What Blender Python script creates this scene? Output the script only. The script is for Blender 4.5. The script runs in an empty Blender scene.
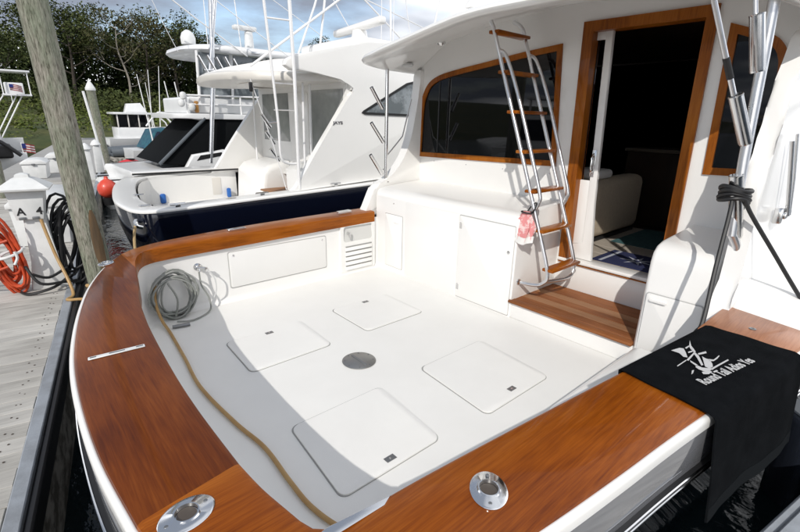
import bpy, bmesh, math, random
from mathutils import Vector, Matrix, noise, geometry
random.seed(7)
S = bpy.context.scene
C = bpy.context.collection
PI = math.pi

# ------------------------------------------------------------------ camera
cam_d = bpy.data.cameras.new('camera'); cam = bpy.data.objects.new('camera', cam_d); C.objects.link(cam)
R0 = Vector((0.75224, -0.6586037, 0.0193938)); R1 = Vector((-0.189659, -0.2446242, -0.9508882)); R2 = Vector((0.6310027, 0.711618, -0.3089263))
cam.matrix_world = Matrix(((R0.x, -R1.x, -R2.x, 0), (R0.y, -R1.y, -R2.y, 0), (R0.z, -R1.z, -R2.z, 1.7), (0, 0, 0, 1)))
cam_d.sensor_width = 36; cam_d.lens = 453.808 / 800 * 36; cam_d.clip_start = .03; cam_d.clip_end = 3000
S.camera = cam
S.render.resolution_x = 1024; S.render.resolution_y = 681

# ------------------------------------------------------------------ world, sun, exposure
SUN = Vector((-1.1, -.75, 1.0)).normalized()
W = bpy.data.worlds.new('World'); S.world = W; W.use_nodes = True
nt = W.node_tree; nt.nodes.clear()
def N(t, **k):
    n = nt.nodes.new(t)
    for a, b in k.items(): setattr(n, a, b)
    return n
L = lambda a, b: nt.links.new(a, b)
sky = N('ShaderNodeTexSky', sky_type='NISHITA'); sky.sun_disc = False
sky.sun_elevation = math.asin(SUN.z); sky.sun_rotation = math.atan2(SUN.x, SUN.y); sky.dust_density = 1.6; sky.air_density = 1.0
tc = N('ShaderNodeTexCoord'); sep = N('ShaderNodeSeparateXYZ'); L(tc.outputs['Generated'], sep.inputs[0])
ad = N('ShaderNodeMath', operation='ADD'); L(sep.outputs['Z'], ad.inputs[0]); ad.inputs[1].default_value = .12
mx = N('ShaderNodeMath', operation='MAXIMUM'); L(ad.outputs[0], mx.inputs[0]); mx.inputs[1].default_value = .03
dx = N('ShaderNodeMath', operation='DIVIDE'); L(sep.outputs['X'], dx.inputs[0]); L(mx.outputs[0], dx.inputs[1])
dy = N('ShaderNodeMath', operation='DIVIDE'); L(sep.outputs['Y'], dy.inputs[0]); L(mx.outputs[0], dy.inputs[1])
cb = N('ShaderNodeCombineXYZ'); L(dx.outputs[0], cb.inputs[0]); L(dy.outputs[0], cb.inputs[1]); cb.inputs[2].default_value = 8.8
n1 = N('ShaderNodeTexNoise'); n1.inputs['Scale'].default_value = .62; n1.inputs['Detail'].default_value = 7; n1.inputs['Roughness'].default_value = .55; L(cb.outputs[0], n1.inputs['Vector'])
n2 = N('ShaderNodeTexNoise'); n2.inputs['Scale'].default_value = .30; n2.inputs['Detail'].default_value = 5; L(cb.outputs[0], n2.inputs['Vector'])
r1 = N('ShaderNodeValToRGB'); r1.color_ramp.elements[0].position = .26; r1.color_ramp.elements[1].position = .46
r2 = N('ShaderNodeValToRGB'); r2.color_ramp.elements[0].position = .44; r2.color_ramp.elements[1].position = .60
r2.color_ramp.elements[0].color = (1.45, 1.65, 2.05, 1); r2.color_ramp.elements[1].color = (10.5, 10.6, 10.8, 1)
L(n1.outputs['Fac'], r1.inputs[0]); L(n2.outputs['Fac'], r2.inputs[0])
mixc = N('ShaderNodeMix', data_type='RGBA'); L(r1.outputs[0], mixc.inputs[0]); L(sky.outputs[0], mixc.inputs[6]); L(r2.outputs[0], mixc.inputs[7])
bg = N('ShaderNodeBackground'); bg.inputs[1].default_value = .15; L(mixc.outputs[2], bg.inputs[0])
wo = N('ShaderNodeOutputWorld'); L(bg.outputs[0], wo.inputs[0])
sd = bpy.data.lights.new('sun', 'SUN'); sd.energy = 2.0; sd.angle = math.radians(.55); sd.color = (1, .955, .89)
sun = bpy.data.objects.new('sun', sd); C.objects.link(sun); sun.rotation_euler = SUN.to_track_quat('Z', 'Y').to_euler(); sun.location = SUN * 40
S.view_settings.view_transform = 'Standard'; S.view_settings.look = 'None'; S.view_settings.gamma = 1; S.view_settings.exposure = .58
S.view_settings.use_curve_mapping = False
S.render.engine = 'CYCLES'

# ------------------------------------------------------------------ materials
MATS = {}
def mat(name, col, rough=.5, metal=0, col2=None, scale=6, stretch=(1, 1, 1), detail=5, coat=0, bump=0, bscale=60, lo=.35, hi=.65, spec=.5, bstretch=None, rough2=None, sss=0, coatr=.06):
    if name in MATS: return MATS[name]
    m = bpy.data.materials.new(name); m.use_nodes = True; MATS[name] = m
    t = m.node_tree; b = t.nodes['Principled BSDF']
    b.inputs['Base Color'].default_value = (*col, 1); b.inputs['Roughness'].default_value = rough; b.inputs['Metallic'].default_value = metal
    b.inputs['Coat Weight'].default_value = coat; b.inputs['Coat Roughness'].default_value = coatr; b.inputs['Specular IOR Level'].default_value = spec
    co = t.nodes.new('ShaderNodeTexCoord'); mp = t.nodes.new('ShaderNodeMapping'); mp.inputs['Scale'].default_value = stretch
    t.links.new(co.outputs['Object'], mp.inputs[0])
    if col2 is not None or rough2 is not None:
        n = t.nodes.new('ShaderNodeTexNoise'); n.inputs['Scale'].default_value = scale; n.inputs['Detail'].default_value = detail; n.inputs['Roughness'].default_value = .6
        t.links.new(mp.outputs[0], n.inputs['Vector'])
        mr = t.nodes.new('ShaderNodeMapRange'); mr.inputs[1].default_value = lo; mr.inputs[2].default_value = hi; t.links.new(n.outputs['Fac'], mr.inputs[0])
        if col2 is not None:
            x = t.nodes.new('ShaderNodeMix'); x.data_type = 'RGBA'; x.inputs[6].default_value = (*col, 1); x.inputs[7].default_value = (*col2, 1)
            t.links.new(mr.outputs[0], x.inputs[0]); t.links.new(x.outputs[2], b.inputs['Base Color'])
        if rough2 is not None:
            y = t.nodes.new('ShaderNodeMapRange'); y.inputs[3].default_value = rough; y.inputs[4].default_value = rough2
            t.links.new(mr.outputs[0], y.inputs[0]); t.links.new(y.outputs[0], b.inputs['Roughness'])
    if bump:
        n = t.nodes.new('ShaderNodeTexNoise'); n.inputs['Scale'].default_value = bscale; n.inputs['Detail'].default_value = 4
        if bstretch:
            mp2 = t.nodes.new('ShaderNodeMapping'); mp2.inputs['Scale'].default_value = bstretch; t.links.new(co.outputs['Object'], mp2.inputs[0]); t.links.new(mp2.outputs[0], n.inputs['Vector'])
        else: t.links.new(mp.outputs[0], n.inputs['Vector'])
        bp = t.nodes.new('ShaderNodeBump'); bp.inputs['Strength'].default_value = bump; bp.inputs['Distance'].default_value = .01
        t.links.new(n.outputs['Fac'], bp.inputs['Height']); t.links.new(bp.outputs[0], b.inputs['Normal'])
    return m

def wood(name, dark, mid, light, axis='X', coat=.9, rough=.32, grain=1.0, freq=1.0):
    """varnished or bare timber: long noise streaks along one axis plus slow mottling and fine pores"""
    m = bpy.data.materials.new(name); m.use_nodes = True; t = m.node_tree; b = t.nodes['Principled BSDF']
    co = t.nodes.new('ShaderNodeTexCoord')
    def ns(sc, st, det, dist=0):
        mp = t.nodes.new('ShaderNodeMapping'); mp.inputs['Scale'].default_value = st; t.links.new(co.outputs['Object'], mp.inputs[0])
        n = t.nodes.new('ShaderNodeTexNoise'); n.inputs['Scale'].default_value = sc; n.inputs['Detail'].default_value = det; n.inputs['Distortion'].default_value = dist
        t.links.new(mp.outputs[0], n.inputs['Vector']); return n
    s = {'X': (.06, 1, 1), 'Y': (1, .06, 1), 'Z': (1, 1, .06)}[axis]
    a = ns(60 * freq, s, 10, .55); c = ns(3.4, {'X': (.5, 1, 1), 'Y': (1, .5, 1), 'Z': (1, 1, .5)}[axis], 4, .3); p = ns(190, {'X': (.04, 1, 1), 'Y': (1, .04, 1), 'Z': (1, 1, .04)}[axis], 3)
    m1 = t.nodes.new('ShaderNodeMath'); m1.operation = 'MULTIPLY_ADD'; t.links.new(a.outputs['Fac'], m1.inputs[0]); m1.inputs[1].default_value = .52 * grain
    t.links.new(c.outputs['Fac'], m1.inputs[2])
    m2 = t.nodes.new('ShaderNodeMath'); m2.operation = 'MULTIPLY_ADD'; t.links.new(p.outputs['Fac'], m2.inputs[0]); m2.inputs[1].default_value = .42 * grain; t.links.new(m1.outputs[0], m2.inputs[2])
    r = t.nodes.new('ShaderNodeValToRGB'); e = r.color_ramp.elements; base = .5 + .47 * grain
    e[0].position = (base - .26) / 1.6; e[0].color = (*dark, 1); e[1].position = (base + .30) / 1.6; e[1].color = (*light, 1)
    k = e.new(base / 1.6); k.color = (*mid, 1)
    sc = t.nodes.new('ShaderNodeMath'); sc.operation = 'DIVIDE'; t.links.new(m2.outputs[0], sc.inputs[0]); sc.inputs[1].default_value = 1.6
    t.links.new(sc.outputs[0], r.inputs[0]); t.links.new(r.outputs[0], b.inputs['Base Color'])
    b.inputs['Roughness'].default_value = rough; b.inputs['Coat Weight'].default_value = coat * .26; b.inputs['Specular IOR Level'].default_value = .1
    rr = t.nodes.new('ShaderNodeMapRange'); rr.inputs[3].default_value = .015; rr.inputs[4].default_value = .10; t.links.new(c.outputs['Fac'], rr.inputs[0]); t.links.new(rr.outputs[0], b.inputs['Coat Roughness'])
    bp = t.nodes.new('ShaderNodeBump'); bp.inputs['Strength'].default_value = .12 if coat > .3 else .3; bp.inputs['Distance'].default_value = .004
    t.links.new(m2.outputs[0], bp.inputs['Height']); t.links.new(bp.outputs[0], b.inputs['Normal'])
    return m

GEL = mat('gelcoat_white', (.84, .832, .81), .3, col2=(.81, .805, .785), scale=1.3, coat=.35, bump=.02, bscale=2.5)
GEL2 = mat('gelcoat_cool', (.78, .785, .785), .3, col2=(.72, .73, .735), scale=1.2, coat=.3)
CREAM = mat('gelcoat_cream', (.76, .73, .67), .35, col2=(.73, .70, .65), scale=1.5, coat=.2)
NSK = mat('non_skid_sole', (.815, .81, .785), .55, col2=(.79, .785, .76), scale=2.6, detail=9, bump=.22, bscale=420)
GAPSHADE = mat('hatch_gap_and_shade', (.33, .33, .32), .8)  # grey for the lid gap and the painted lid shadow beside it
GAP = mat('panel_gap', (.44, .44, .43), .8)
NAVY = mat('navy_hull', (.004, .0055, .014), .08, coat=1, coatr=.02)
BLKH = mat('black_blue_hull', (.006, .007, .010), .07, coat=1, coatr=.02)
STRIPE = mat('hull_silver_stripe', (.20, .205, .22), .10, metal=.35, coat=1, coatr=.02)
CHROME = mat('polished_stainless', (.72, .72, .72), .10, 1, rough2=.22, scale=14)
ALU = mat('anodised_tube', (.74, .745, .76), .26, 1, rough2=.36, scale=9)
WTUBE = mat('white_enamel_tube', (.80, .80, .80), .25, coat=.5)
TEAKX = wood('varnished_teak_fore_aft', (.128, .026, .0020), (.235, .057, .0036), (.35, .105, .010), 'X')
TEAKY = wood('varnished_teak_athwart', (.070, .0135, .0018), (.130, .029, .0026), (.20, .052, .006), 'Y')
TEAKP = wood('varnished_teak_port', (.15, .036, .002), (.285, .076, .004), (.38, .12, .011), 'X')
TEAKZ = wood('varnished_teak_trim', (.14, .036, .004), (.28, .082, .008), (.38, .13, .018), 'Z')
TEAKB = wood('bare_teak_step', (.14, .048, .016), (.235, .085, .03), (.33, .135, .055), 'Y', coat=.1, rough=.5)
TEAKC = wood('bare_teak_pale', (.22, .11, .055), (.32, .165, .085), (.40, .22, .12), 'Y', coat=.05, rough=.55)
TEAKE = wood('pale_teak_end', (.27, .11, .055), (.37, .16, .08), (.46, .215, .115), 'X', coat=.5)
GLASS = mat('tinted_glass', (.003, .003, .004), .02, spec=.35)
BLACK = mat('black_rubber', (.012, .012, .013), .5)
CLOTHB = mat('black_towel_cloth', (.0045, .0052, .0062), 1.0, col2=(.008, .009, .0105), scale=9, bump=.6, bscale=320, spec=.03)
HEM = mat('black_towel_hem', (.010, .0115, .013), 1.0, bump=.4, bscale=300, spec=.03)
EMB = mat('white_embroidery', (.52, .52, .52), .8, bump=.4, bscale=300)
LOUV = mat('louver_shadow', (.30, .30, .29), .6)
PLATE = mat('grey_latch', (.23, .235, .24), .35, .7)
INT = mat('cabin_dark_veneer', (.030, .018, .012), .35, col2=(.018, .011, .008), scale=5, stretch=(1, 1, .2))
SOFA = mat('beige_upholstery', (.50, .42, .32), .85, col2=(.44, .365, .28), scale=30, bump=.2, bscale=200)
PILL = mat('white_pillow', (.72, .71, .69), .9)
TILE = mat('pale_floor_tile', (.46, .41, .35), .45, col2=(.40, .355, .30), scale=8)
RUG = mat('navy_rug', (.014, .020, .075), .95, bump=.4, bscale=300)
RUGL = mat('rug_pale_pattern', (.42, .44, .50), .95)
RUGT = mat('teal_rug', (.05, .13, .14), .95, col2=(.03, .09, .10), scale=20)
HOSEG = mat('grey_hose', (.30, .305, .29), .4, col2=(.22, .235, .215), scale=8)
HOSET = mat('tan_hose', (.42, .27, .11), .5, col2=(.36, .21, .075), scale=7)
ORANGE = mat('orange_cord', (.55, .07, .018), .45, col2=(.42, .045, .012), scale=9)
PINK = mat('pink_cloth', (.66, .25, .25), .9, col2=(.74, .55, .53), scale=22, lo=.48, hi=.56)
WHITEP = mat('white_plastic', (.74, .745, .74), .4, col2=(.64, .65, .645), scale=5)
ROPE = mat('tan_rope', (.42, .30, .15), .9, bump=.8, bscale=120)
BLUE = mat('blue_pad', (.02, .12, .42), .6)
RED = mat('red_plastic', (.55, .02, .03), .35, coat=.4)
REDOR = mat('orange_red_buoy', (.62, .06, .03), .4, coat=.3)
YEL = mat('yellow_plastic', (.55, .38, .03), .5)
CANV = mat('black_canvas', (.006, .007, .008), .9, bump=.3, bscale=12, spec=.1)
TEALC = mat('teal_canvas', (.02, .12, .15), .75, col2=(.012, .05, .10), scale=5)
NAVC = mat('navy_canvas', (.012, .018, .045), .8)
GREYP = mat('grey_engine', (.36, .38, .39), .3, coat=.5)
VINYL = mat('clear_vinyl_glazing', (.28, .31, .33), .08, col2=(.12, .14, .15), scale=2.5, lo=.45, hi=.55, coat=.6)
SILV = mat('grey_inflatable', (.10, .115, .13), .45)
FLAGR = mat('flag_red', (.36, .05, .05), .8); FLAGW = mat('flag_white', (.75, .75, .75), .8); FLAGB = mat('flag_blue', (.02, .035, .2), .8)

# ------------------------------------------------------------------ mesh helpers
class MB:
    def __init__(s): s.bm = bmesh.new()
    def v(s, p): return s.bm.verts.new(p)
    def f(s, vs):
        try: return s.bm.faces.new(vs)
        except ValueError: return None
    def box(s, a, b, bevel=0, seg=2, M=None):
        x0, y0, z0 = a; x1, y1, z1 = b
        P = [(x0, y0, z0), (x1, y0, z0), (x1, y1, z0), (x0, y1, z0), (x0, y0, z1), (x1, y0, z1), (x1, y1, z1), (x0, y1, z1)]
        V = [s.v(M @ Vector(p) if M else p) for p in P]
        F = [s.f([V[i] for i in q]) for q in ((3, 2, 1, 0), (4, 5, 6, 7), (0, 1, 5, 4), (1, 2, 6, 5), (2, 3, 7, 6), (3, 0, 4, 7))]
        if bevel:
            E = list({e for f in F for e in f.edges}); bmesh.ops.bevel(s.bm, geom=E, offset=bevel, segments=seg, profile=.5, affect='EDGES')
        return s
    def prism(s, poly, axis, a, b, bevel=0, seg=2, shear=None):
        """polygon in the plane across axis, extruded from a to b; for axis X poly=(y,z), Y poly=(x,z), Z poly=(x,y)"""
        def p3(q, t):
            p = {'X': (t, q[0], q[1]), 'Y': (q[0], t, q[1]), 'Z': (q[0], q[1], t)}[axis]
            return shear(p) if shear else p
        A = [s.v(p3(q, a)) for q in poly]; B = [s.v(p3(q, b)) for q in poly]; n = len(poly)
        F = [s.f(A), s.f(B[::-1])] + [s.f((A[i], B[i], B[(i + 1) % n], A[(i + 1) % n])) for i in range(n)]
        if bevel:
            E = list({e for f in F[:2] if f for e in f.edges}); bmesh.ops.bevel(s.bm, geom=E, offset=bevel, segments=seg, profile=.5, affect='EDGES')
        return s
    def tube(s, pts, r, n=10, closed=False, caps=True):
        P = [Vector(p) for p in pts]; m = len(P); rs = r if isinstance(r, (list, tuple)) else [r] * m
        rings = []; up = None
        for i in range(m):
            if closed: t = (P[(i + 1) % m] - P[i - 1])
            else: t = P[min(i + 1, m - 1)] - P[max(i - 1, 0)]
            t = t.normalized() if t.length > 1e-9 else Vector((0, 0, 1))
            if up is None: up = t.orthogonal().normalized()
            up = (up - t * up.dot(t)); up = up.normalized() if up.length > 1e-6 else t.orthogonal().normalized()
            w = t.cross(up)
            rings.append([s.v(P[i] + (up * math.cos(2 * PI * k / n) + w * math.sin(2 * PI * k / n)) * rs[i]) for k in range(n)])
        for i in range(m if closed else m - 1):
            a = rings[i]; b = rings[(i + 1) % m]
            for k in range(n): s.f((a[k], a[(k + 1) % n], b[(k + 1) % n], b[k]))
        if caps and not closed: s.f(rings[0][::-1]); s.f(rings[-1])
        return s
    def lathe(s, prof, c=(0, 0, 0), n=20, M=None):
        rings = []
        for r, z in prof:
            rings.append([s.v((M @ Vector((r * math.cos(2 * PI * k / n), r * math.sin(2 * PI * k / n), z)) if M else Vector((r * math.cos(2 * PI * k / n), r * math.sin(2 * PI * k / n), z))) + Vector(c)) for k in range(n)])
        for a, b in zip(rings, rings[1:]):
            for k in range(n): s.f((a[k], a[(k + 1) % n], b[(k + 1) % n], b[k]))
        s.f(rings[0][::-1]); s.f(rings[-1]); return s
    def grid(s, rows, closed=False, flip=False):
        V = [[s.v(p) for p in r] for r in rows]
        for a, b in zip(V, V[1:]):
            n = len(a)
            for k in range(n if closed else n - 1):
                q = (a[k], a[(k + 1) % n], b[(k + 1) % n], b[k]); s.f(q[::-1] if flip else q)
        return s
    def holes(s, outer, holes, fn, t):
        """flat panel with holes; fn maps (u,v,depth) to a point; t is the thickness"""
        polys = [outer] + holes; flat = [p for q in polys for p in q]
        tri = geometry.tessellate_polygon([[Vector((p[0], p[1], 0)) for p in q] for q in polys])
        A = [s.v(fn(p[0], p[1], 0)) for p in flat]; B = [s.v(fn(p[0], p[1], t)) for p in flat]
        for q in tri: s.f([A[i] for i in q]); s.f([B[i] for i in q][::-1])
        o = 0
        for q in polys:
            n = len(q)
            for i in range(n): s.f((A[o + i], B[o + i], B[o + (i + 1) % n], A[o + (i + 1) % n]))
            o += n
        return s
    def build(s, name, m, parent=None, smooth=True, ang=38, loc=None, mod=None):
        bm = s.bm; bmesh.ops.recalc_face_normals(bm, faces=bm.faces)
        if smooth:
            for f in bm.faces: f.smooth = True
            for e in bm.edges:
                if len(e.link_faces) == 2 and e.calc_face_angle(0) > math.radians(ang): e.smooth = False
        me = bpy.data.meshes.new(name); bm.to_mesh(me); bm.free()
        for x in (m if isinstance(m, (list, tuple)) else [m]): me.materials.append(x)
        return link(name, me, parent)
def link(name, me, parent=None):
    o = bpy.data.objects.new(name, me); C.objects.link(o)
    if parent is not None:
        o.parent = parent
        if parent.type == 'EMPTY' and parent.parent is None: o.location = -Vector(parent.location)
    return o
def tag(o, label, cat, group=None, kind=None):
    if label: o['label'] = label
    if cat: o['category'] = cat
    if group: o['group'] = group
    if kind: o['kind'] = kind
    return o
def thing(name, label, cat, loc=(0, 0, 0), group=None):
    o = bpy.data.objects.new(name, None); C.objects.link(o); o.location = loc; o.empty_display_size = .2
    return tag(o, label, cat, group)
def box(name, a, b, m, parent=None, bevel=.004, seg=2): return MB().box(a, b, bevel, seg).build(name, m, parent)
def tube(name, pts, r, m, parent=None, n=10, closed=False): return MB().tube(pts, r, n, closed).build(name, m, parent)
def crv(pts, k=6, closed=False):
    """Catmull-Rom through the points"""
    P = [Vector(p) for p in pts]; n = len(P); out = []
    for i in range(n if closed else n - 1):
        a, b, c, d = (P[(i + j) % n] if closed else P[min(max(i + j, 0), n - 1)] for j in (-1, 0, 1, 2))
        for q in range(k):
            t = q / k
            out.append(.5 * ((2 * b) + (c - a) * t + (2 * a - 5 * b + 4 * c - d) * t * t + (3 * b - a - 3 * c + d) * t ** 3))
    if not closed: out.append(P[-1])
    return out
def c2(pts, k=6): return [(p.x, p.y) for p in crv([(a, b, 0) for a, b in pts], k)]
def resample(pts, n):
    P = [Vector(p) for p in pts]; d = [0]
    for a, b in zip(P, P[1:]): d.append(d[-1] + (b - a).length)
    out = []; j = 0
    for i in range(n):
        t = d[-1] * i / (n - 1)
        while j < len(d) - 2 and d[j + 1] < t: j += 1
        u = (t - d[j]) / max(d[j + 1] - d[j], 1e-9); out.append(P[j].lerp(P[j + 1], min(u, 1)))
    return out
def interp(x, tab):
    if x <= tab[0][0]: return tab[0][1]
    for (a, b), (c, d) in zip(tab, tab[1:]):
        if x <= c: return b + (d - b) * (x - a) / (c - a)
    return tab[-1][1]
def rrect(x0, y0, x1, y1, r, k=4):
    out = []
    for cx, cy, a in ((x1 - r, y1 - r, 0), (x0 + r, y1 - r, 90), (x0 + r, y0 + r, 180), (x1 - r, y0 + r, 270)):
        for i in range(k + 1): t = math.radians(a + 90 * i / k); out.append((cx + r * math.cos(t), cy + r * math.sin(t)))
    return out
def offs(path, d):
    """offset an open 2-D path to its right by d"""
    out = []; n = len(path)
    for i in range(n):
        a = Vector(path[max(i - 1, 0)]); b = Vector(path[min(i + 1, n - 1)]); t = (b - a).normalized()
        out.append((path[i][0] + t.y * d, path[i][1] - t.x * d))
    return out
def inset(poly, d):
    n = len(poly); A = sum(poly[i][0] * poly[(i + 1) % n][1] - poly[(i + 1) % n][0] * poly[i][1] for i in range(n)); sg = 1 if A > 0 else -1; out = []
    for i in range(n):
        p, q, r = Vector(poly[i - 1]), Vector(poly[i]), Vector(poly[(i + 1) % n])
        e1 = (q - p).normalized(); e2 = (r - q).normalized(); n1 = Vector((-e1.y, e1.x)) * sg; n2 = Vector((-e2.y, e2.x)) * sg
        b = (n1 + n2); b = b / max(b.length_squared / 2, .3); out.append((q.x + b.x * d, q.y + b.y * d))
    return out
def text_mesh(name, body, size, m, parent, M, off=.0, ext=.0008):
    cu = bpy.data.curves.new(name, 'FONT'); cu.body = body; cu.size = size; cu.extrude = ext; cu.offset = off; cu.align_x = 'LEFT'
    o = bpy.data.objects.new(name, cu); C.objects.link(o); bpy.context.view_layer.update()
    me = bpy.data.meshes.new_from_object(o.evaluated_get(bpy.context.evaluated_depsgraph_get()))
    bpy.data.objects.remove(o); me.transform(M); me.materials.clear(); me.materials.append(m); me.name = name
    return link(name, me, parent)
def frame_M(o, x, y):
    x = Vector(x).normalized(); y = Vector(y); y = (y - x * y.dot(x)).normalized(); z = x.cross(y)
    return Matrix(((x.x, y.x, z.x, o[0]), (x.y, y.y, z.y, o[1]), (x.z, y.z, z.z, o[2]), (0, 0, 0, 1)))

# ================================================================== SETTING
def water_mat():
    m = bpy.data.materials.new('harbour_water'); m.use_nodes = True; t = m.node_tree; b = t.nodes['Principled BSDF']
    b.inputs['Base Color'].default_value = (.006, .011, .013, 1); b.inputs['Roughness'].default_value = .05; b.inputs['IOR'].default_value = 1.33
    co = t.nodes.new('ShaderNodeTexCoord'); hs = []
    for s, w in ((1.6, 1.0), (5.5, .45), (17, .15)):
        mp = t.nodes.new('ShaderNodeMapping'); mp.inputs['Scale'].default_value = (1, .65, 1); mp.inputs['Rotation'].default_value = (0, 0, s); t.links.new(co.outputs['Object'], mp.inputs[0])
        n = t.nodes.new('ShaderNodeTexNoise'); n.inputs['Scale'].default_value = s; n.inputs['Detail'].default_value = 3; t.links.new(mp.outputs[0], n.inputs['Vector'])
        k = t.nodes.new('ShaderNodeMath'); k.operation = 'MULTIPLY'; k.inputs[1].default_value = w; t.links.new(n.outputs['Fac'], k.inputs[0]); hs.append(k)
    a = t.nodes.new('ShaderNodeMath'); t.links.new(hs[0].outputs[0], a.inputs[0]); t.links.new(hs[1].outputs[0], a.inputs[1])
    c = t.nodes.new('ShaderNodeMath'); t.links.new(a.outputs[0], c.inputs[0]); t.links.new(hs[2].outputs[0], c.inputs[1])
    bp = t.nodes.new('ShaderNodeBump'); bp.inputs['Strength'].default_value = .35; bp.inputs['Distance'].default_value = .12; t.links.new(c.outputs[0], bp.inputs['Height']); t.links.new(bp.outputs[0], b.inputs['Normal'])
    return m
WATER_Z = -.5
wb = MB(); wb.grid([[(-900, -900, WATER_Z), (-900, 900, WATER_Z)], [(900, -900, WATER_Z), (900, 900, WATER_Z)]])
tag(wb.build('water', water_mat(), smooth=False), 'dark rippled harbour water between the docks and boats', None, kind='structure')

BANKT = [(36, -1.2), (39, -.35), (43, .35), (50, .95), (60, 2.1), (72, 3.6), (90, 5.5), (140, 9), (400, 14)]
def bank_z(x, y):
    y2 = y + 2.5 * math.sin(x * .11) + 1.2 * math.sin(x * .31 + 1); n = noise.noise(Vector((x * .09, y * .09, 0)))
    return interp(y2, BANKT) + n * .35 * min(1, max(0, (y2 - 38) / 8))
GRASSM = mat('bank_grass', (.030, .046, .009), .95, col2=(.070, .072, .018), scale=.28, detail=9, bump=.9, bscale=3, lo=.4, hi=.62)
g = MB(); xs = [-260, -160, -100] + [-60 + 3 * i for i in range(62)] + [150, 220, 400]; ys = [36, 37.5, 39, 40.5, 42, 44, 46, 48, 50, 53, 56, 60, 64, 68, 72, 78, 86, 100, 140, 220, 400]
g.grid([[(x, y, bank_z(x, y)) for y in ys] for x in xs]); tag(g.build('bank', GRASSM), 'grassy bank rising behind the marina to the trees', None, kind='structure')

LEAF = [mat('leaf_dark_evergreen', (.017, .030, .009), .75, col2=(.042, .062, .016), scale=.8, spec=.25),
        mat('leaf_mid_green', (.036, .052, .014), .75, col2=(.075, .088, .024), scale=.8, spec=.25),
        mat('leaf_olive_brown', (.050, .056, .019), .75, col2=(.088, .076, .032), scale=.8, spec=.25),
        mat('leaf_yellow_green', (.060, .092, .016), .75, col2=(.12, .135, .030), scale=.5, spec=.25)]
BARK = mat('tree_bark', (.060, .048, .038), .9, col2=(.030, .024, .019), scale=5, stretch=(1, 1, .2), bump=.6, bscale=14)
BARKP = mat('pale_dead_bark', (.30, .27, .23), .85, col2=(.20, .18, .15), scale=5, stretch=(1, 1, .2))
def leaves(name, clumps, m, parent, size=.26, per=1.0):
    """leaf-sized quads scattered through uneven ellipsoid clumps, denser near each clump's skin"""
    vs, fs = [], []; rnd = random.random
    for (cx, cy, cz, rx, ry, rz) in clumps:
        for _ in range(int(per * 46 * (rx * rz + rx * ry + ry * rz))):
            a = rnd() * 2 * PI; z = rnd() * 2 - 1; q = math.sqrt(1 - z * z); rad = (.35 + .75 * rnd() ** .45) * (1 + .3 * noise.noise(Vector((cx + a, cy, z * 3))))
            p = Vector((cx + rx * q * math.cos(a) * rad, cy + ry * q * math.sin(a) * rad, cz + rz * z * rad))
            n = Vector((rnd() - .5, rnd() - .5, rnd() - .1)).normalized(); u = n.orthogonal().normalized(); w = n.cross(u); s = size * (.5 + rnd())
            th = rnd() * PI; u, w = u * math.cos(th) + w * math.sin(th), w * math.cos(th) - u * math.sin(th)
            i = len(vs); vs += [p - u * s * .5, p + w * s * .32, p + u * s * .6, p - w * s * .32]; fs.append((i, i + 1, i + 2, i + 3))
    me = bpy.data.meshes.new(name); me.from_pydata([tuple(v) for v in vs], [], fs); me.materials.append(m); return link(name, me, parent)
def tree(label, x, y, h, w, li, seed, bark=None, bare=False, per=1.0, low=.28):
    random.seed(seed); z0 = bank_z(x, y) - .15; t = thing('tree', label, 'tree', (x, y, z0), 'trees on the bank')
    mb = MB(); top = Vector((x + random.uniform(-.6, .6), y, z0 + h * .80)); base = Vector((x, y, z0)); r = .05 * h * (.28 if bare else .42)
    tr = crv([base, base.lerp(top, .35) + Vector((random.uniform(-.3, .3), .1, 0)), base.lerp(top, .7) + Vector((random.uniform(-.4, .4), 0, 0)), top], 4)
    mb.tube(tr, [r * (1 - .85 * i / (len(tr) - 1)) for i in range(len(tr))], 8); cl = []
    nb = 7 if bare else 12; h *= .86
    for i in range(nb):
        f = low + (1 - low) * (i + .5) / nb; b0 = tr[min(int(f * (len(tr) - 1)), len(tr) - 1)]; a = i * 2.4 + random.random(); ln = w * .5 * (1.15 - .65 * abs(f - .5) * 1.4) * random.uniform(.65, 1.1)
        e = b0 + Vector((math.cos(a) * ln, math.sin(a) * ln * .7, ln * random.uniform(.25, .75)))
        br = crv([b0, b0.lerp(e, .5) + Vector((0, 0, -.1 * ln)), e], 3); mb.tube(br, [r * .4 * (1 - .8 * j / (len(br) - 1)) for j in range(len(br))], 5)
        for k in range(2):
            e2 = e + Vector((random.uniform(-.5, .5), random.uniform(-.4, .4), random.uniform(.1, .6))) * ln * .55; mb.tube([b0.lerp(e, .65), e2], [r * .15, r * .04], 4)
            if bare:
                for q in range(3): e3 = e2 + Vector((random.uniform(-.5, .5), random.uniform(-.3, .3), random.uniform(.1, .7))) * .9; mb.tube([b0.lerp(e2, .8), e3], [r * .06, r * .02], 3)
            rr = w * random.uniform(.09, .21); cl.append((e2.x, e2.y, e2.z, rr * 1.15, rr, rr * random.uniform(.6, .95)))
        rr = w * random.uniform(.14, .21); cl.append((e.x, e.y, e.z, rr * 1.2, rr, rr * .8))
    mb.build('trunk', bark or BARK, t); leaves('crown', cl, LEAF[li], t, .24 if not bare else .2, per); return t
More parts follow.
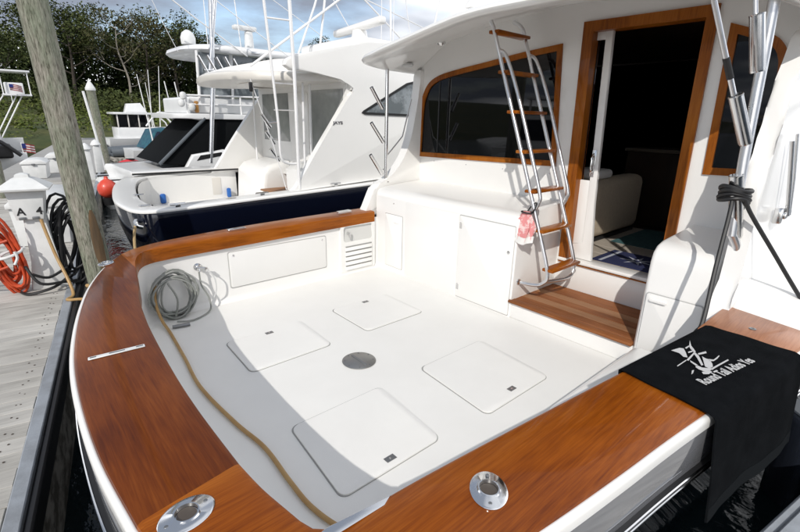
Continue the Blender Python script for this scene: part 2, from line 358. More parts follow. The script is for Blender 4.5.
TREES = [('light green tree with airy crown above the flagged tower boat', 1.2, 58, 7.6, 6.5, 1, 3, None, False, .5),
 ('dark broad tree just behind the big wooden piling', 8.5, 66, 10.2, 8, 1, 5, None, False, .9),
 ('pale bare-limbed tree standing in front of the dark woods', 13.2, 62, 10.6, 6.0, 2, 8, BARKP, True, .62),
 ('brownish thin-leaved tree beside the pale bare tree', 16.3, 66, 10.8, 7, 2, 11, None, False, .45),
 ('olive tree between the brownish tree and the dark evergreen', 20.3, 68, 10.6, 7.5, 1, 14, None, False, .7),
 ('tall dark evergreen rising beside the white flybridge hardtop', 23.2, 68, 9.4, 5.5, 0, 17, None, False, 1.1),
 ('dark round tree seen between the radar and the outriggers', 44.5, 70, 10.4, 7.5, 0, 20, None, False, 1.0)]
for a in TREES: tree(*a[:7], bark=a[7], bare=a[8], per=a[9])
random.seed(31)
cl = []
for i in range(96):
    x = -34 + i * 1.15 + random.uniform(-1, 1); y = random.uniform(70, 78); h = random.uniform(5.6, 8.6) * (.62 if x < 3.5 else 1.0 if x < 27 else (.5 if x < 38 else .8)); z = bank_z(x, y)
    for k in range(5): cl.append((x + random.uniform(-1.6, 1.6), y + random.uniform(-2, 2), z + h * (.08 + .22 * k + random.uniform(-.05, .05)), random.uniform(1.3, 2.2), 1.6, random.uniform(1.1, 1.8)))
tag(leaves('woods', cl, LEAF[0], None, .40, .95), 'dark mass of woodland behind the separate trees', 'woods', kind='stuff')
cl = []
for i in range(520):
    x = random.uniform(-30, 40) if i % 4 else random.uniform(30, 62); y = random.uniform(39.5, 58); r = random.uniform(.45, 1.15); cl.append((x, y, bank_z(x, y) + r * .3, r * 1.4, r, r * random.uniform(.5, .9)))
tag(leaves('undergrowth', cl, LEAF[3], None, .22, .62), 'yellow green scrub and low bushes on the bank', 'undergrowth', kind='stuff')
cl = []
for i in range(170):
    x = random.uniform(-30, 62); y = random.uniform(52, 68); r = random.uniform(.8, 1.7); cl.append((x, y, bank_z(x, y) + r * .5, r * 1.4, r, r * random.uniform(.6, 1)))
tag(leaves('shrubbery', cl, LEAF[1], None, .26, .9), 'darker green shrubs at the foot of the trees', 'shrubbery', kind='stuff')

# ------------------------------------------------------------------ docks
U = Vector((.18, .98367, 0)); NV = Vector((.98367, -.18, 0)); D0 = Vector((.315, 5.04, 0))
def D(a, b, z=0): return D0 + U * a - NV * b + Vector((0, 0, z))       # a along the dock, b inward from its edge
DM = Matrix(((-NV.x, U.x, 0, D0.x), (-NV.y, U.y, 0, D0.y), (0, 0, 1, 0), (0, 0, 0, 1)))   # local x = inward, y = along
PLK = [wood('weathered_plank_%d' % i, d, m_, l, 'X', coat=0, rough=.85, grain=.8) for i, (d, m_, l) in enumerate((((.28, .27, .25), (.43, .415, .385), (.54, .525, .49)), ((.33, .32, .30), (.48, .465, .435), (.58, .565, .53)), ((.25, .24, .22), (.385, .37, .345), (.49, .475, .44))))]
EDGE = mat('dock_edge_cap', (.30, .325, .36), .55, col2=(.22, .235, .255), scale=6, bump=.2, bscale=40)
CONC = mat('stained_float', (.42, .40, .36), .85, col2=(.13, .12, .10), scale=7, stretch=(1, 1, 1.4), bump=.5, bscale=25, lo=.42, hi=.6)
DECKF = mat('far_decking', (.36, .355, .34), .85, col2=(.27, .265, .255), scale=7, stretch=(.25, 6, 1))
dock = thing('dock', 'long grey plank floating dock running along the boat sterns', 'dock', (D(3, 1.2).x, D(3, 1.2).y, -.5))
def dbox(name, a, b, m, parent, bevel=.004): return MB().box(a, b, bevel, 1, DM).build(name, m, parent)
meshes = []
for k in range(6):
    mb = MB(); mb.box((.072, -.0685, -.035), (2.5, .0685, 0), .0025, 1); bmesh.ops.recalc_face_normals(mb.bm, faces=mb.bm.faces)
    me = bpy.data.meshes.new('plank'); mb.bm.to_mesh(me); mb.bm.free(); me.materials.append(PLK[k % 3])
    me.transform(Matrix.Translation((0, k * 3.0, 0))); meshes.append(me)
random.seed(5)
for i in range(112):
    k = random.randrange(6); o = bpy.data.objects.new('plank', meshes[k]); C.objects.link(o); o.parent = dock; a = -5.9 + i * .1405
    o.matrix_local = Matrix.Translation(-dock.location) @ DM @ Matrix.Translation((random.uniform(-.004, .004), a - k * 3.0, random.uniform(-.003, .002)))
dbox('far_decking', (.115, 9.85, -.035), (2.5, 42, -.002), DECKF, dock)
dbox('edge_cap', (.0, -4.55, -.05), (.068, 42, .010), EDGE, dock, .006)
dbox('rub_strip', (-.040, -4.60, -.15), (-.002, 42, -.012), BLACK, dock, .01)
dbox('float', (-.03, -5.9, -.8), (2.45, 42, -.155), CONC, dock); dbox('stringer', (.01, -5.9, -.154), (2.45, 42, -.06), CONC, dock)
fd = thing('finger_dock', 'grey finger dock along the starboard side of the white boat', 'dock', (D(-5.3, -3).x, D(-5.3, -3).y, -.5))
for i in range(44):
    me = meshes[(i * 5) % 6]; o = bpy.data.objects.new('plank', me); C.objects.link(o); o.parent = fd; k = (i * 5) % 6
    Mf = DM @ Matrix.Rotation(PI / 2, 4, 'Z'); b = .12 + i * .1405
    o.matrix_local = Matrix.Translation(-fd.location) @ Matrix.Translation(D(-4.555, 0)) @ Matrix(((-U.x, NV.x, 0, 0), (-U.y, NV.y, 0, 0), (0, 0, 1, 0), (0, 0, 0, 1))) @ Matrix.Diagonal((.57, 1, 1, 1)) @ Matrix.Translation((0, b - k * 3.0, 0))
dbox('edge_cap', (-6.3, -4.67, -.05), (-.01, -4.562, .012), EDGE, fd, .008)
dbox('rub_strip', (-6.3, -4.56, -.2), (-.06, -4.515, -.012), EDGE, fd, .012)
dbox('float', (-6.3, -5.9, -.8), (-.06, -4.6, -.06), CONC, fd)

# ------------------------------------------------------------------ pilings
def piling_mat():
    m = bpy.data.materials.new('weathered_piling'); m.use_nodes = True; t = m.node_tree; b = t.nodes['Principled BSDF']; b.inputs['Roughness'].default_value = .9
    co = t.nodes.new('ShaderNodeTexCoord')
    def ns(sc, st, d):
        mp = t.nodes.new('ShaderNodeMapping'); mp.inputs['Scale'].default_value = st; t.links.new(co.outputs['Object'], mp.inputs[0])
        n = t.nodes.new('ShaderNodeTexNoise'); n.inputs['Scale'].default_value = sc; n.inputs['Detail'].default_value = d; n.inputs['Roughness'].default_value = .65; t.links.new(mp.outputs[0], n.inputs['Vector']); return n
    a = ns(95, (1, 1, .13), 10); c = ns(9, (1, 1, .35), 6); d = ns(210, (1, 1, .06), 4)
    r = t.nodes.new('ShaderNodeValToRGB'); e = r.color_ramp.elements; e[0].position = .36; e[0].color = (.085, .078, .062, 1); e[1].position = .63; e[1].color = (.37, .365, .325, 1); k = e.new(.45); k.color = (.215, .215, .18, 1)
    t.links.new(a.outputs['Fac'], r.inputs[0])
    x = t.nodes.new('ShaderNodeMix'); x.data_type = 'RGBA'; x.blend_type = 'MULTIPLY'; x.inputs[0].default_value = .8
    r2 = t.nodes.new('ShaderNodeValToRGB'); e = r2.color_ramp.elements; e[0].position = .35; e[0].color = (.70, .82, .64, 1); e[1].position = .65; e[1].color = (1.08, 1.0, .96, 1)
    t.links.new(c.outputs['Fac'], r2.inputs[0]); t.links.new(r.outputs[0], x.inputs[6]); t.links.new(r2.outputs[0], x.inputs[7]); t.links.new(x.outputs[2], b.inputs['Base Color'])
    ad = t.nodes.new('ShaderNodeMath'); t.links.new(a.outputs['Fac'], ad.inputs[0]); t.links.new(d.outputs['Fac'], ad.inputs[1])
    bp = t.nodes.new('ShaderNodeBump'); bp.inputs['Strength'].default_value = .8; bp.inputs['Distance'].default_value = .012; t.links.new(ad.outputs[0], bp.inputs['Height']); t.links.new(bp.outputs[0], b.inputs['Normal'])
    return m
PILM = piling_mat(); WORN = mat('worn_orange_wood', (.21, .125, .06), .85, col2=(.12, .08, .045), scale=14, stretch=(1, 1, .15), bump=.6, bscale=30)
def piling(label, base, top, r0, r1, cap=False, n=40, m=40, group='pilings along the dock'):
    t = thing('piling', label, 'piling', (base[0], base[1], -.5), group); B = Vector((*base, -1.6)); T = Vector(top); rows = []
    for i in range(m + 1):
        f = i / m; c = B.lerp(T, f); r = r0 + (r1 - r0) * f; row = []
        for k in range(n):
            a = 2 * PI * k / n; cr = noise.noise(Vector((math.cos(a) * 9, math.sin(a) * 9, c.z * .55 + base[0]))); lo = noise.noise(Vector((math.cos(a) * 2, math.sin(a) * 2, c.z * .8)))
            ck = noise.noise(Vector((math.cos(a) * 17, math.sin(a) * 17, c.z * .7 + 5))); rr = r * (1 + .03 * lo - .07 * max(0, cr - .22) - .22 * max(0, ck - .42)); row.append((c.x + rr * math.cos(a), c.y + rr * math.sin(a), c.z))
        rows.append(row)
    mb = MB(); mb.grid(rows, closed=True); mb.bm.verts.ensure_lookup_table(); mb.bm.faces.new(mb.bm.verts[-n:]); mb.build('post', PILM, t, ang=60)
    if cap: MB().lathe([(r1 * 1.12, 0), (r1 * 1.14, .05), (r1 * 1.1, .07), (r1 * .55, .2), (.008, .30)], T, 18).build('cap', WHITEP, t, ang=25)
    return t
pl = piling('big weathered grey piling standing between dock edge and teak transom', (.665, 5.22), (.43, 5.24, 4.3), .117, .111, n=120, m=90)
mb = MB(); rows = []
for i in range(13):
    f = i / 12; z = .2 + f * .62; cx = .665 + (.43 - .665) * (z + 1.6) / 5.9; hw = .26 * math.sin(PI * (.12 + .84 * f)) ** .7
    rows.append([(cx + .1185 * math.cos(a), 5.225 + .1185 * math.sin(a), z) for a in [-1.25 + hw * (q / 4 - 1) * 1.6 + noise.noise(Vector((q, z * 6, 0))) * .06 for q in range(9)]])
mb.grid(rows); mb.build('worn_patch', WORN, pl)
piling('slim far piling with white cone cap beside a slanting white pole', (2.72, 17), (2.60, 17.05, 2.32), .125, .12, True, 20, 20)
piling('short dark wooden post at the left end of the dock', (.0, 12.3), (.02, 12.3, .74), .10, .10, False, 18, 12)
wp = tube('pole', crv([(2.55, 16.6, .02), (2.45, 16.6, 1.2), (2.34, 16.6, 2.28)], 3), .035, WTUBE); tag(wp, 'slanting white pole leaning beside the capped far piling', 'pole')

# ------------------------------------------------------------------ power pedestal with cords
pd = thing('power_pedestal', 'white dock power pedestal marked A 4 with pagoda roof', 'pedestal', (.2, 5.62, 0))
px, py = .20, 5.62; ang = math.radians(-10)
def PM(dx=0, dz=0): return Matrix.Translation((px + dx, py, dz)) @ Matrix.Rotation(ang, 4, 'Z')
mb = MB(); mb.prism([(-.14, .0), (.20, .0), (.13, .22), (.095, .74), (-.075, .74), (-.09, .3)], 'Y', -.09, .09, .012); bmesh.ops.transform(mb.bm, matrix=PM(), verts=mb.bm.verts); mb.build('post', WHITEP, pd)
mb = MB(); mb.prism([(-.145, 1.0), (-.10, .72), (.11, .715), (.15, 1.0)], 'Y', -.125, .125, .01); bmesh.ops.transform(mb.bm, matrix=PM(-.02), verts=mb.bm.verts); mb.build('meter_box', WHITEP, pd)
mb = MB()
rows = [[(x * s, y * s, z) for x, y in ((-1, -1), (1, -1), (1, 1), (-1, 1))] for s, z in ((.20, .995), (.205, 1.012), (.10, 1.085), (.055, 1.105), (.05, 1.13), (.012, 1.145))]
mb.grid(rows, closed=True); mb.bm.verts.ensure_lookup_table(); mb.f(mb.bm.verts[:4]); mb.f(mb.bm.verts[-4:]); bmesh.ops.transform(mb.bm, matrix=PM(-.02), verts=mb.bm.verts); mb.build('roof', WHITEP, pd, ang=20)
mb = MB(); mb.box((-.155, -.135, .985), (.155, .135, .997)); bmesh.ops.transform(mb.bm, matrix=PM(-.02), verts=mb.bm.verts); mb.build('roof_trim', mat('tan_trim', (.38, .30, .16), .6), pd)
Mt = PM(-.02) @ Matrix.Translation((-.085, -.1285, .765)) @ Matrix.Rotation(PI / 2, 4, 'X')
text_mesh('lettering', 'A   4', .098, BLACK, pd, Mt, .002)
for x in (-.05, .05):
    mb = MB().box((x - .028, -.135, .718), (x + .028, -.122, .745), .004); bmesh.ops.transform(mb.bm, matrix=PM(-.02), verts=mb.bm.verts); mb.build('outlet_cover', PLATE, pd)
random.seed(12)
def coil(name, label, cat, c, ax, ay, n, r, m, jit=.03, th=(0, 0), tails=(), ny=Vector((0, 0, 0))):
    pts = []
    for i in range(n * 22):
        a = 2 * PI * i / 22; k = i / 22; w = 1 + jit * 2.2 * math.sin(k * 2.3 + 1.1) + jit * math.sin(k * 5.1)
        pts.append(Vector(c) + Vector(ax) * math.cos(a) * w + Vector(ay) * math.sin(a) * w + ny * (k / n - .5 + .12 * math.sin(3 * a + k)) )
    mb = MB(); mb.tube(pts, r, 7)
    for t in tails: mb.tube(crv(t, 6), r, 7)
    return tag(mb.build(name, m), label, cat)
coil('extension_cord', 'coil of orange power cord hung on the pedestal', 'cord', (-.085, 5.52, .40), (.085, -.02, .03), (-.05, -.02, .30), 12, .013, ORANGE, .14,
     tails=[[(-.04, 5.47, .55), (-.25, 5.5, .48), (-.45, 5.62, .36), (-.8, 5.8, .3)], [(-.08, 5.47, .3), (-.28, 5.5, .24), (-.5, 5.7, .16), (-.9, 5.9, .02)]], ny=Vector((.05, -.10, 0)))
coil('cord_tie', 'white strap tied round the orange cord coil', 'strap', (-.035, 5.45, .43), (.095, 0, .03), (0, .07, .01), 2, .012, WHITEP, .05, tails=[[(-.01, 5.37, .46), (.0, 5.36, .40), (-.03, 5.35, .34)]])
coil('dock_hose', 'heavy coil of black hose between pedestal and piling', 'hose', (.43, 5.62, .40), (.13, .02, .05), (.03, .02, .37), 12, .014, BLACK, .12,
     tails=[[(.36, 5.5, .2), (.2, 5.38, .16), (.08, 5.36, .22)], [(.38, 5.5, .12), (.22, 5.36, .06), (.02, 5.4, .02), (-.05, 5.6, .014)], [(.42, 5.5, .05), (.3, 5.35, .1), (.12, 5.33, .13), (.04, 5.4, .3)]], ny=Vector((.14, -.12, 0)))
tag(tube('shore_water_hose', crv([(.24, 5.465, .715), (.26, 5.42, .55), (.29, 5.36, .35), (.33, 5.24, .16), (.34, 5.12, .03), (.28, 5.02, .02), (.36, 4.94, .03), (.43, 4.75, .08), (.42, 4.5, .22), (.38, 4.2, .38)], 6), .014, HOSET, None, 8), 'tan hose dropping from pedestal box to the teak transom', 'hose')

def dock_box(label, c, sx, sy, h, rot=-.18):
    t = thing('dock_box', label, 'dock box', (c[0], c[1], 0), 'white dock boxes'); M = Matrix.Translation((c[0], c[1], 0)) @ Matrix.Rotation(rot, 4, 'Z')
    mb = MB(); mb.prism([(-sx * .44, .004), (sx * .44, .004), (sx * .5, h * .74), (-sx * .5, h * .74)], 'Y', -sy / 2, sy / 2, .015); bmesh.ops.transform(mb.bm, matrix=M, verts=mb.bm.verts); mb.build('body', WHITEP, t)
    mb = MB(); mb.prism([(-sx * .54, h * .745), (sx * .54, h * .745), (sx * .54, h * .82), (sx * .36, h * .97), (0, h), (-sx * .36, h * .97), (-sx * .54, h * .82)], 'Y', -sy * .54, sy * .54, .02); bmesh.ops.transform(mb.bm, matrix=M, verts=mb.bm.verts); mb.build('lid', WHITEP, t)
    mb = MB(); mb.box((-.04, -sy * .56, h * .70), (.04, -sy * .5, h * .79), .004); bmesh.ops.transform(mb.bm, matrix=M, verts=mb.bm.verts); mb.build('latch', PLATE, t)
dock_box('white dock box half hidden behind the big piling', (.42, 8.0), .62, 1.0, .68)
dock_box('larger of the two far white dock boxes beside the pedestal roof', (.85, 15.8), .52, .8, .50)
dock_box('smaller far white dock box just beyond its neighbour', (1.42, 17.0), .44, .8, .55)

# ================================================================== THE WHITE SPORT FISHING BOAT
boat = thing('sport_fishing_boat', 'white sport fishing boat with varnished teak rails and open cockpit', 'boat', (3.5, 2.35, -.5))
zr = lambda x: .62 + .018 * x
T_in = c2([(.634, 3.603), (.575, 3.251), (.52, 3.003), (.482, 2.724), (.455, 2.45), (.425, 1.969), (.415, 1.607), (.419, 1.237)])
T_out = c2([(.627, 4.07), (.473, 3.80), (.324, 3.416), (.213, 2.99), (.135, 2.581), (.094, 2.251), (.076, 1.893), (.078, 1.544), (.105, 1.195)])
S_in = c2([(.419, 1.237), (.43, 1.10), (.448, .986), (.468, .885), (.502, .842), (.56, .830), (.821, .809), (1.277, .756), (1.907, .675), (2.264, .63), (2.643, .595), (3.10, .585)])
S_out = c2([(.105, 1.195), (.145, .95), (.22, .77), (.36, .62), (.6, .525), (.942, .459), (1.314, .406), (1.581, .373), (1.857, .334), (2.673, .21), (3.02, .162)])
P_in = c2([(.634, 3.603), (.668, 3.78), (.725, 3.95), (.82, 4.04), (1.0, 4.067), (1.4, 4.07), (2.2, 4.07), (3.2, 4.07)])
P_out = c2([(.627, 4.07), (.74, 4.17), (.92, 4.25), (1.2, 4.30), (1.5, 4.335), (1.9, 4.36), (2.4, 4.355), (3.22, 4.335)])
def board(name, inn, out, m, fascia=.118, n=60):
    A = resample([(x, y, 0) for x, y in inn], n); B = resample([(x, y, 0) for x, y in out], n); rows = []
    prof = [(.03, -fascia), (0, -fascia), (0, -.018), (.004, -.006), (.018, 0), (-.018, 0), (-.004, -.006), (0, -.018), (0, -.045), (-.05, -.045)]
    for a, b in zip(A, B):
        d = b - a; w = d.length; d.normalize(); r = []
        for i, (o, z) in enumerate(prof):
            p = (a if i < 5 else b) + d * o; q = a if i < 5 else b; r.append((p.x, p.y, zr(q.x) + z))
        rows.append(r)
    mb = MB(); mb.grid(rows, closed=True); mb.bm.verts.ensure_lookup_table(); k = len(prof); mb.f(mb.bm.verts[:k]); mb.f(mb.bm.verts[-k:])
    return mb.build(name, m, boat, ang=40)
board('covering_board', T_in, T_out, TEAKY)
board('covering_board', S_in[:-4], S_out[:-3], TEAKX)
board('covering_board', P_in, P_out, TEAKP)
# pale teak end piece of the starboard rail
e_in = [(2.72, .5915), (3.10, .588)]; 
mb = MB(); mb.prism([(2.66, .595), (3.13, .587), (3.02, .160), (2.60, .222)], 'Z', .0, .046, .006); bmesh.ops.transform(mb.bm, matrix=Matrix.Translation((0, 0, .6225)) @ Matrix.Shear('XY', 4, (0, 0)), verts=mb.bm.verts)
for v in mb.bm.verts: v.co.z += .018 * (v.co.x - 2.7) + .004
mb.build('covering_board', TEAKE, boat)['label'] = 'paler sun-bleached teak end piece with drain hole'
MB().lathe([(.004, 0), (.017, .0), (.017, .004), (.011, .005), (.004, .001)], (2.86, .40, .6745), 14).build('drain', PLATE, boat)

# hull: white flange, silver stripe, black rub strake, dark topsides
fwd_s = c2([(3.02, .162), (4.5, .03), (6.5, .14), (8.6, .85), (10.2, 2.35)], 5); fwd_p = c2([(10.2, 2.35), (8.6, 3.85), (6.5, 4.56), (4.6, 4.55), (3.22, 4.335)], 5)
OUT = [tuple(p) for p in T_out] + [tuple(p) for p in S_out[1:]] + fwd_s[1:] + fwd_p[1:] + [tuple(p) for p in P_out[::-1][1:-1]]
def ring(d, dz=None, z=None):
    n = len(OUT); r = []
    for i in range(n):
        a = Vector(OUT[i - 1]); b = Vector(OUT[(i + 1) % n]); t = (b - a).normalized(); nx, ny = -t.y, t.x      # outward for this winding
        x, y = OUT[i]; r.append((x - nx * d * -1 if False else x + nx * d * SGN, y + ny * d * SGN, (zr(x) + dz) if z is None else z))
    return r
ar = sum(OUT[i][0] * OUT[(i + 1) % len(OUT)][1] - OUT[(i + 1) % len(OUT)][0] * OUT[i][1] for i in range(len(OUT))); SGN = -1 if ar > 0 else 1
def band(name, rs, m):
    mb = MB(); mb.grid(rs, closed=True); return mb.build(name, m, boat, ang=50)
band('gunwale_flange', [ring(-.045, -.05), ring(-.002, -.05), ring(-.001, -.016), ring(.004, -.013), ring(.013, -.016), ring(.019, -.024), ring(.021, -.036), ring(.020, -.066), ring(.004, -.074)], GEL)
band('hull_stripe', [ring(.006, -.072), ring(.014, -.08), ring(.012, -.25)], STRIPE)
band('rub_strake', [ring(.008, -.248), ring(.030, -.252), ring(.032, -.278), ring(.0, -.286)], BLACK)
band('strake_trim', [ring(.030, -.2485), ring(.0345, -.251), ring(.0345, -.256), ring(.029, -.257)], CHROME)
band('strake_trim', [ring(.030, -.272), ring(.0350, -.274), ring(.0350, -.279), ring(.026, -.2825)], CHROME)
band('hull', [ring(.002, -.282), ring(-.02, -.35), ring(-.07, -.5), ring(-.13, z=-.15), ring(-.22, z=-.5), ring(-.6, z=-1.1)], BLKH)

# cockpit sole and inner liner
LIN = [(3.30, 4.10)] + [(p[0], p[1]) for p in offs(P_in, -.03)[::-1]][1:] + [(p[0], p[1]) for p in offs(T_in, .02)][1:] + [(p[0], p[1]) for p in offs(S_in, .03)][1:-2] + [(3.30, .555)]
def lin_z(x): return zr(x) - .075
mb = MB(); A = []
cx, cy = 1.9, 2.35
def toward(p, d):
    v = Vector((cx - p[0], cy - p[1])); v = Vector((0, v.y)) if 1.0 < p[0] else v; v.normalize(); return (p[0] + v.x * d, p[1] + v.y * d)
rows = [[(p[0], p[1], lin_z(p[0])) for p in LIN], [(p[0], p[1], .055) for p in LIN], [(*toward(p, .016), .016) for p in LIN], [(*toward(p, .055), -.002) for p in LIN]]
mb.grid(rows); mb.build('cockpit_liner', GEL, boat, ang=50)
mb = MB(); mb.prism([toward(p, .02) for p in LIN], 'Z', -.06, .0); mb.build('cockpit_sole', NSK, boat, smooth=False)
# transom inner toe shelf fillet
random.seed(3)
def hatch(x0, y0, x1, y1, sk, latch, lab=None):
    def sh(p): return (p[0] + (p[1] - (y0 + y1) / 2) * sk, p[1], p[2])
    g = MB(); outer = rrect(x0 - .006, y0 - .003, x1 + .004, y1 + .011, .05, 6); inn = rrect(x0 + .012, y0 + .012, x1 - .012, y1 - .012, .044, 6)  # gap ring, widened to port as a painted shadow of the raised lid
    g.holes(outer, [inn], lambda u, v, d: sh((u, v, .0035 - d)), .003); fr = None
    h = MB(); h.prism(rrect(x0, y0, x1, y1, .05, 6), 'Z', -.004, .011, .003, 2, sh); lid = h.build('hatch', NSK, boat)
    g.build('gap_and_shade', GAPSHADE, lid)
    MB().box((latch[0] - .032, latch[1] - .019, .0108), (latch[0] + .032, latch[1] + .019, .0135), .0015, 1).build('latch', PLATE, lid)
    MB().lathe([(.002, .0), (.0075, .0), (.0075, .0012), (.002, .0014)], (latch[0], latch[1], .0134), 10).build('latch_ring', CHROME, lid)
    return lid
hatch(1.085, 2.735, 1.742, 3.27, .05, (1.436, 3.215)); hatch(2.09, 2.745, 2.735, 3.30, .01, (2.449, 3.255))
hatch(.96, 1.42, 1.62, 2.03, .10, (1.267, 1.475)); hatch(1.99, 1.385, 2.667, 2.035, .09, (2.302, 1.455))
dp = MB().lathe([(.004, -.002), (.118, -.002), (.124, .004), (.118, .008), (.004, .008)], (1.745, 2.40, .002), 40).build('chair_plate', mat('brushed_plate', (.42, .415, .40), .42, 1, rough2=.5, scale=5, col2=(.36, .355, .34)), boat)
dp['label'] = 'round stainless deck plate for a fighting chair'
MB().box((1.735, 2.31, .0095), (1.755, 2.49, .0125), .001, 1).build('slot', PLATE, dp)
for k in range(8):
    a = k * PI / 4 + .2; MB().lathe([(.001, 0), (.007, 0), (.006, .002), (.001, .0022)], (1.745 + .104 * math.cos(a), 2.40 + .104 * math.sin(a), .0097), 8).build('screw', PLATE, dp)

# port liner details
def wallpan(name, x0, x1, z0, z1, y, t, m, parent=boat, r=.02): return MB().prism(rrect(x0, z0, x1, z1, r), 'Y', y, y - t, .003).build(name, m, parent)
pn = wallpan('locker_gap', 1.478, 2.552, .122, .486, 4.102, .006, GAP); wallpan('locker_door', 1.487, 2.545, .131, .478, 4.10, .012, GEL)
vp = MB().holes(rrect(2.73, .012, 3.205, .575, .03), [rrect(2.768, .372, 3.168, .548, .03)], lambda u, v, d: (u, 4.072 + d, v), .032).build('vent_panel', GEL, boat)
MB().prism([(4.150, .36), (4.150, .56), (4.100, .56), (4.074, .372)], 'X', 2.765, 3.17).build('tray_recess', mat('recess_grey', (.60, .60, .58), .4), vp)
for k in range(5):
    z = .31 - k * .056; MB().prism([(4.074, z), (4.062, z - .003), (4.054, z - .038), (4.074, z - .042)], 'X', 2.79, 3.155, .002).build('louver', GEL, vp); MB().box((2.79, 4.066, z), (3.155, 4.0725, z + .012)).build('louver_slot', LOUV, vp)
fc = MB(); fc.tube([(2.83, 4.10, .47), (2.83, 4.04, .47)], .016, 10).tube([(2.83, 4.045, .49), (2.83, 4.045, .425)], .012, 8).build('tap', CHROME, vp)
fa = MB(); fa.lathe([(.001, 0), (.034, 0), (.034, .01), (.016, .016), (.016, .05), (.001, .05)], (1.20, 4.10, .40), 14, Matrix.Rotation(PI / 2, 4, 'X')); fa.tube([(1.20, 4.055, .40), (1.20, 4.03, .37)], .011, 8).tube([(1.165, 4.045, .415), (1.25, 4.04, .395)], .008, 8).tube([(1.26, 4.05, .385), (1.26, 4.02, .375)], .016, 10); fa.build('washdown_tap', CHROME, boat)

# forward cabinets to port of the step
XF, XB = 3.26, 3.97
mb = MB(); mb.prism([(XF, .0), (XF, .84), (XF + .012, .895), (XF + .05, .93), (XF + .12, .945), (XB, .985), (XB, .0)], 'Y', 2.165, 4.12, .012, 3); mb.build('cabinet', GEL, boat, ang=50)
def facepan(name, y0, y1, z0, z1, x, t, m, parent=boat, r=.012): return MB().prism(rrect(y0, z0, y1, z1, r), 'X', x, x - t, .003).build(name, m, parent)
facepan('cabinet_gap', 2.185, 2.825, .008, .842, XF + .001, .003, GAP); facepan('cabinet_door', 2.188, 2.819, .017, .834, XF, .010, GEL)
facepan('cabinet_gap', 3.645, 3.945, .062, .678, XF + .001, .0015, LOUV); h_ = facepan('cabinet_door', 3.649, 3.941, .066, .674, XF, .007, GEL)
facepan('door_pull', 3.69, 3.78, .585, .60, XF - .006, .006, GEL, h_, .004)
facepan('cabinet_panel', 2.835, 3.60, .01, .842, XF, .004, GEL)
MB().lathe([(.001, 0), (.008, 0), (.006, .004), (.001, .005)], (XF, 3.80, .80), 10, Matrix.Rotation(-PI / 2, 4, 'Y')).build('snap', CHROME, boat)

# bare teak step and riser
box('step_block', (XF + .008, 1.095, .0), (XB, 2.17, .148), GEL, boat, .01)
MB().box((XF - .024, 1.10, .150), (XF + .06, 2.185, .174), .006).build('nosing', TEAKB, boat)
for k in range(6):
    x0 = XF + .063 + k * .1065; MB().box((x0, 1.11, .150), (x0 + .1035, 2.165, .172 - .001 * (k % 2)), .002, 1).build('step_plank', (TEAKB, TEAKC)[k in (1, 3)], boat)
# storage box to starboard of the step
SBX = XF - .02
mb = MB(); mb.prism([(SBX, .0), (SBX + .02, .80), (SBX + .04, .87), (SBX + .09, .915), (SBX + .17, .935), (XB, .965), (XB, .0)], 'Y', .70, 1.098, .035, 4); mb.build('storage_box', GEL, boat, ang=50)
facepan('box_gap', .715, 1.072, .125, .592, SBX + .012, .006, GAP, r=.02); q = facepan('box_door', .722, 1.065, .132, .585, SBX + .012, .016, GEL, r=.016)
MB().prism(rrect(.93, .535, 1.04, .557, .01), 'X', SBX - .004, SBX - .022, .004).build('handle', GEL, q)
# rounded locker against the starboard side
mb = MB(); mb.box((2.02, .58, .0), (3.18, 1.06, .22), .06, 5); mb.build('side_locker', GEL, boat, ang=50)

# cabin bulkhead with window openings and door
ZB = [(0, 2.672), (.42, 2.65), (.85, 2.61), (1.39, 2.52), (1.75, 2.33), (1.9, 2.19)]
def zb(y): return interp(abs(y - 2.35), ZB)
top = [(4.24 - i * (4.24 - .62) / 30, zb(4.24 - i * (4.24 - .62) / 30) + .03) for i in range(31)]
win1 = [(4.183, 1.264), (2.298, 1.300), (2.372, 2.355)] + c2([(2.372, 2.355), (2.8, 2.315), (3.17, 2.268), (3.6, 2.215), (3.86, 2.17), (4.02, 2.10), (4.11, 1.98), (4.155, 1.82), (4.183, 1.264)], 5)[1:-1]
win2 = [(1.092, 1.348), (.745, 1.36), (.738, 2.0)] + c2([(.738, 2.0), (.755, 2.12), (.80, 2.21), (.886, 2.275), (1.12, 2.365)], 4)[1:]
DY0, DY1, DZ0, DZ1 = 1.175, 2.145, .455, 2.495
door = [(DY0, DZ0), (DY1, DZ0), (DY1 + .04, DZ1), (DY0 + .03, DZ1 - .005)]
MB().holes([(4.24, .3), *top, (.62, .3)], [win1, door, win2], lambda u, v, d: (XB + d, u, v), .07).build('bulkhead', GEL, boat, ang=30)
def window(poly, m_frame, wid, proud, mull=None):
    w = MB().holes(poly, [inset(poly, wid)], lambda u, v, d: (XB - proud + d, u, v), proud + .03).build('window', m_frame, boat, ang=30)
    MB().prism([(u, v) for u, v in inset(poly, wid - .01)], 'X', XB + .004, XB + .018).build('pane', GLASS, w, smooth=False)
    if mull: MB().box((XB - .002, mull - .008, 1.33), (XB + .006, mull + .008, 2.13)).build('mullion', BLACK, w)
    return w
window(win1, TEAKZ, .052, .014, 3.86); window(win2, TEAKZ, .052, .014)
dr = MB().holes([(DY0 - .002, DZ0 - .04), (DY1 - .005, DZ0 - .04), (DY1 + .045, DZ1 + .005), (DY0 + .028, DZ1)], [[(DY0 + .075, DZ0 - .03), (DY1 - .095, DZ0 - .03), (DY1 - .05, DZ1 - .075), (DY0 + .10, DZ1 - .078)]], lambda u, v, d: (XB - .022 + d, u, v), .13).build('door', TEAKZ, boat, ang=30)
dr['label'] = 'sliding cabin door in a varnished teak frame, standing open'
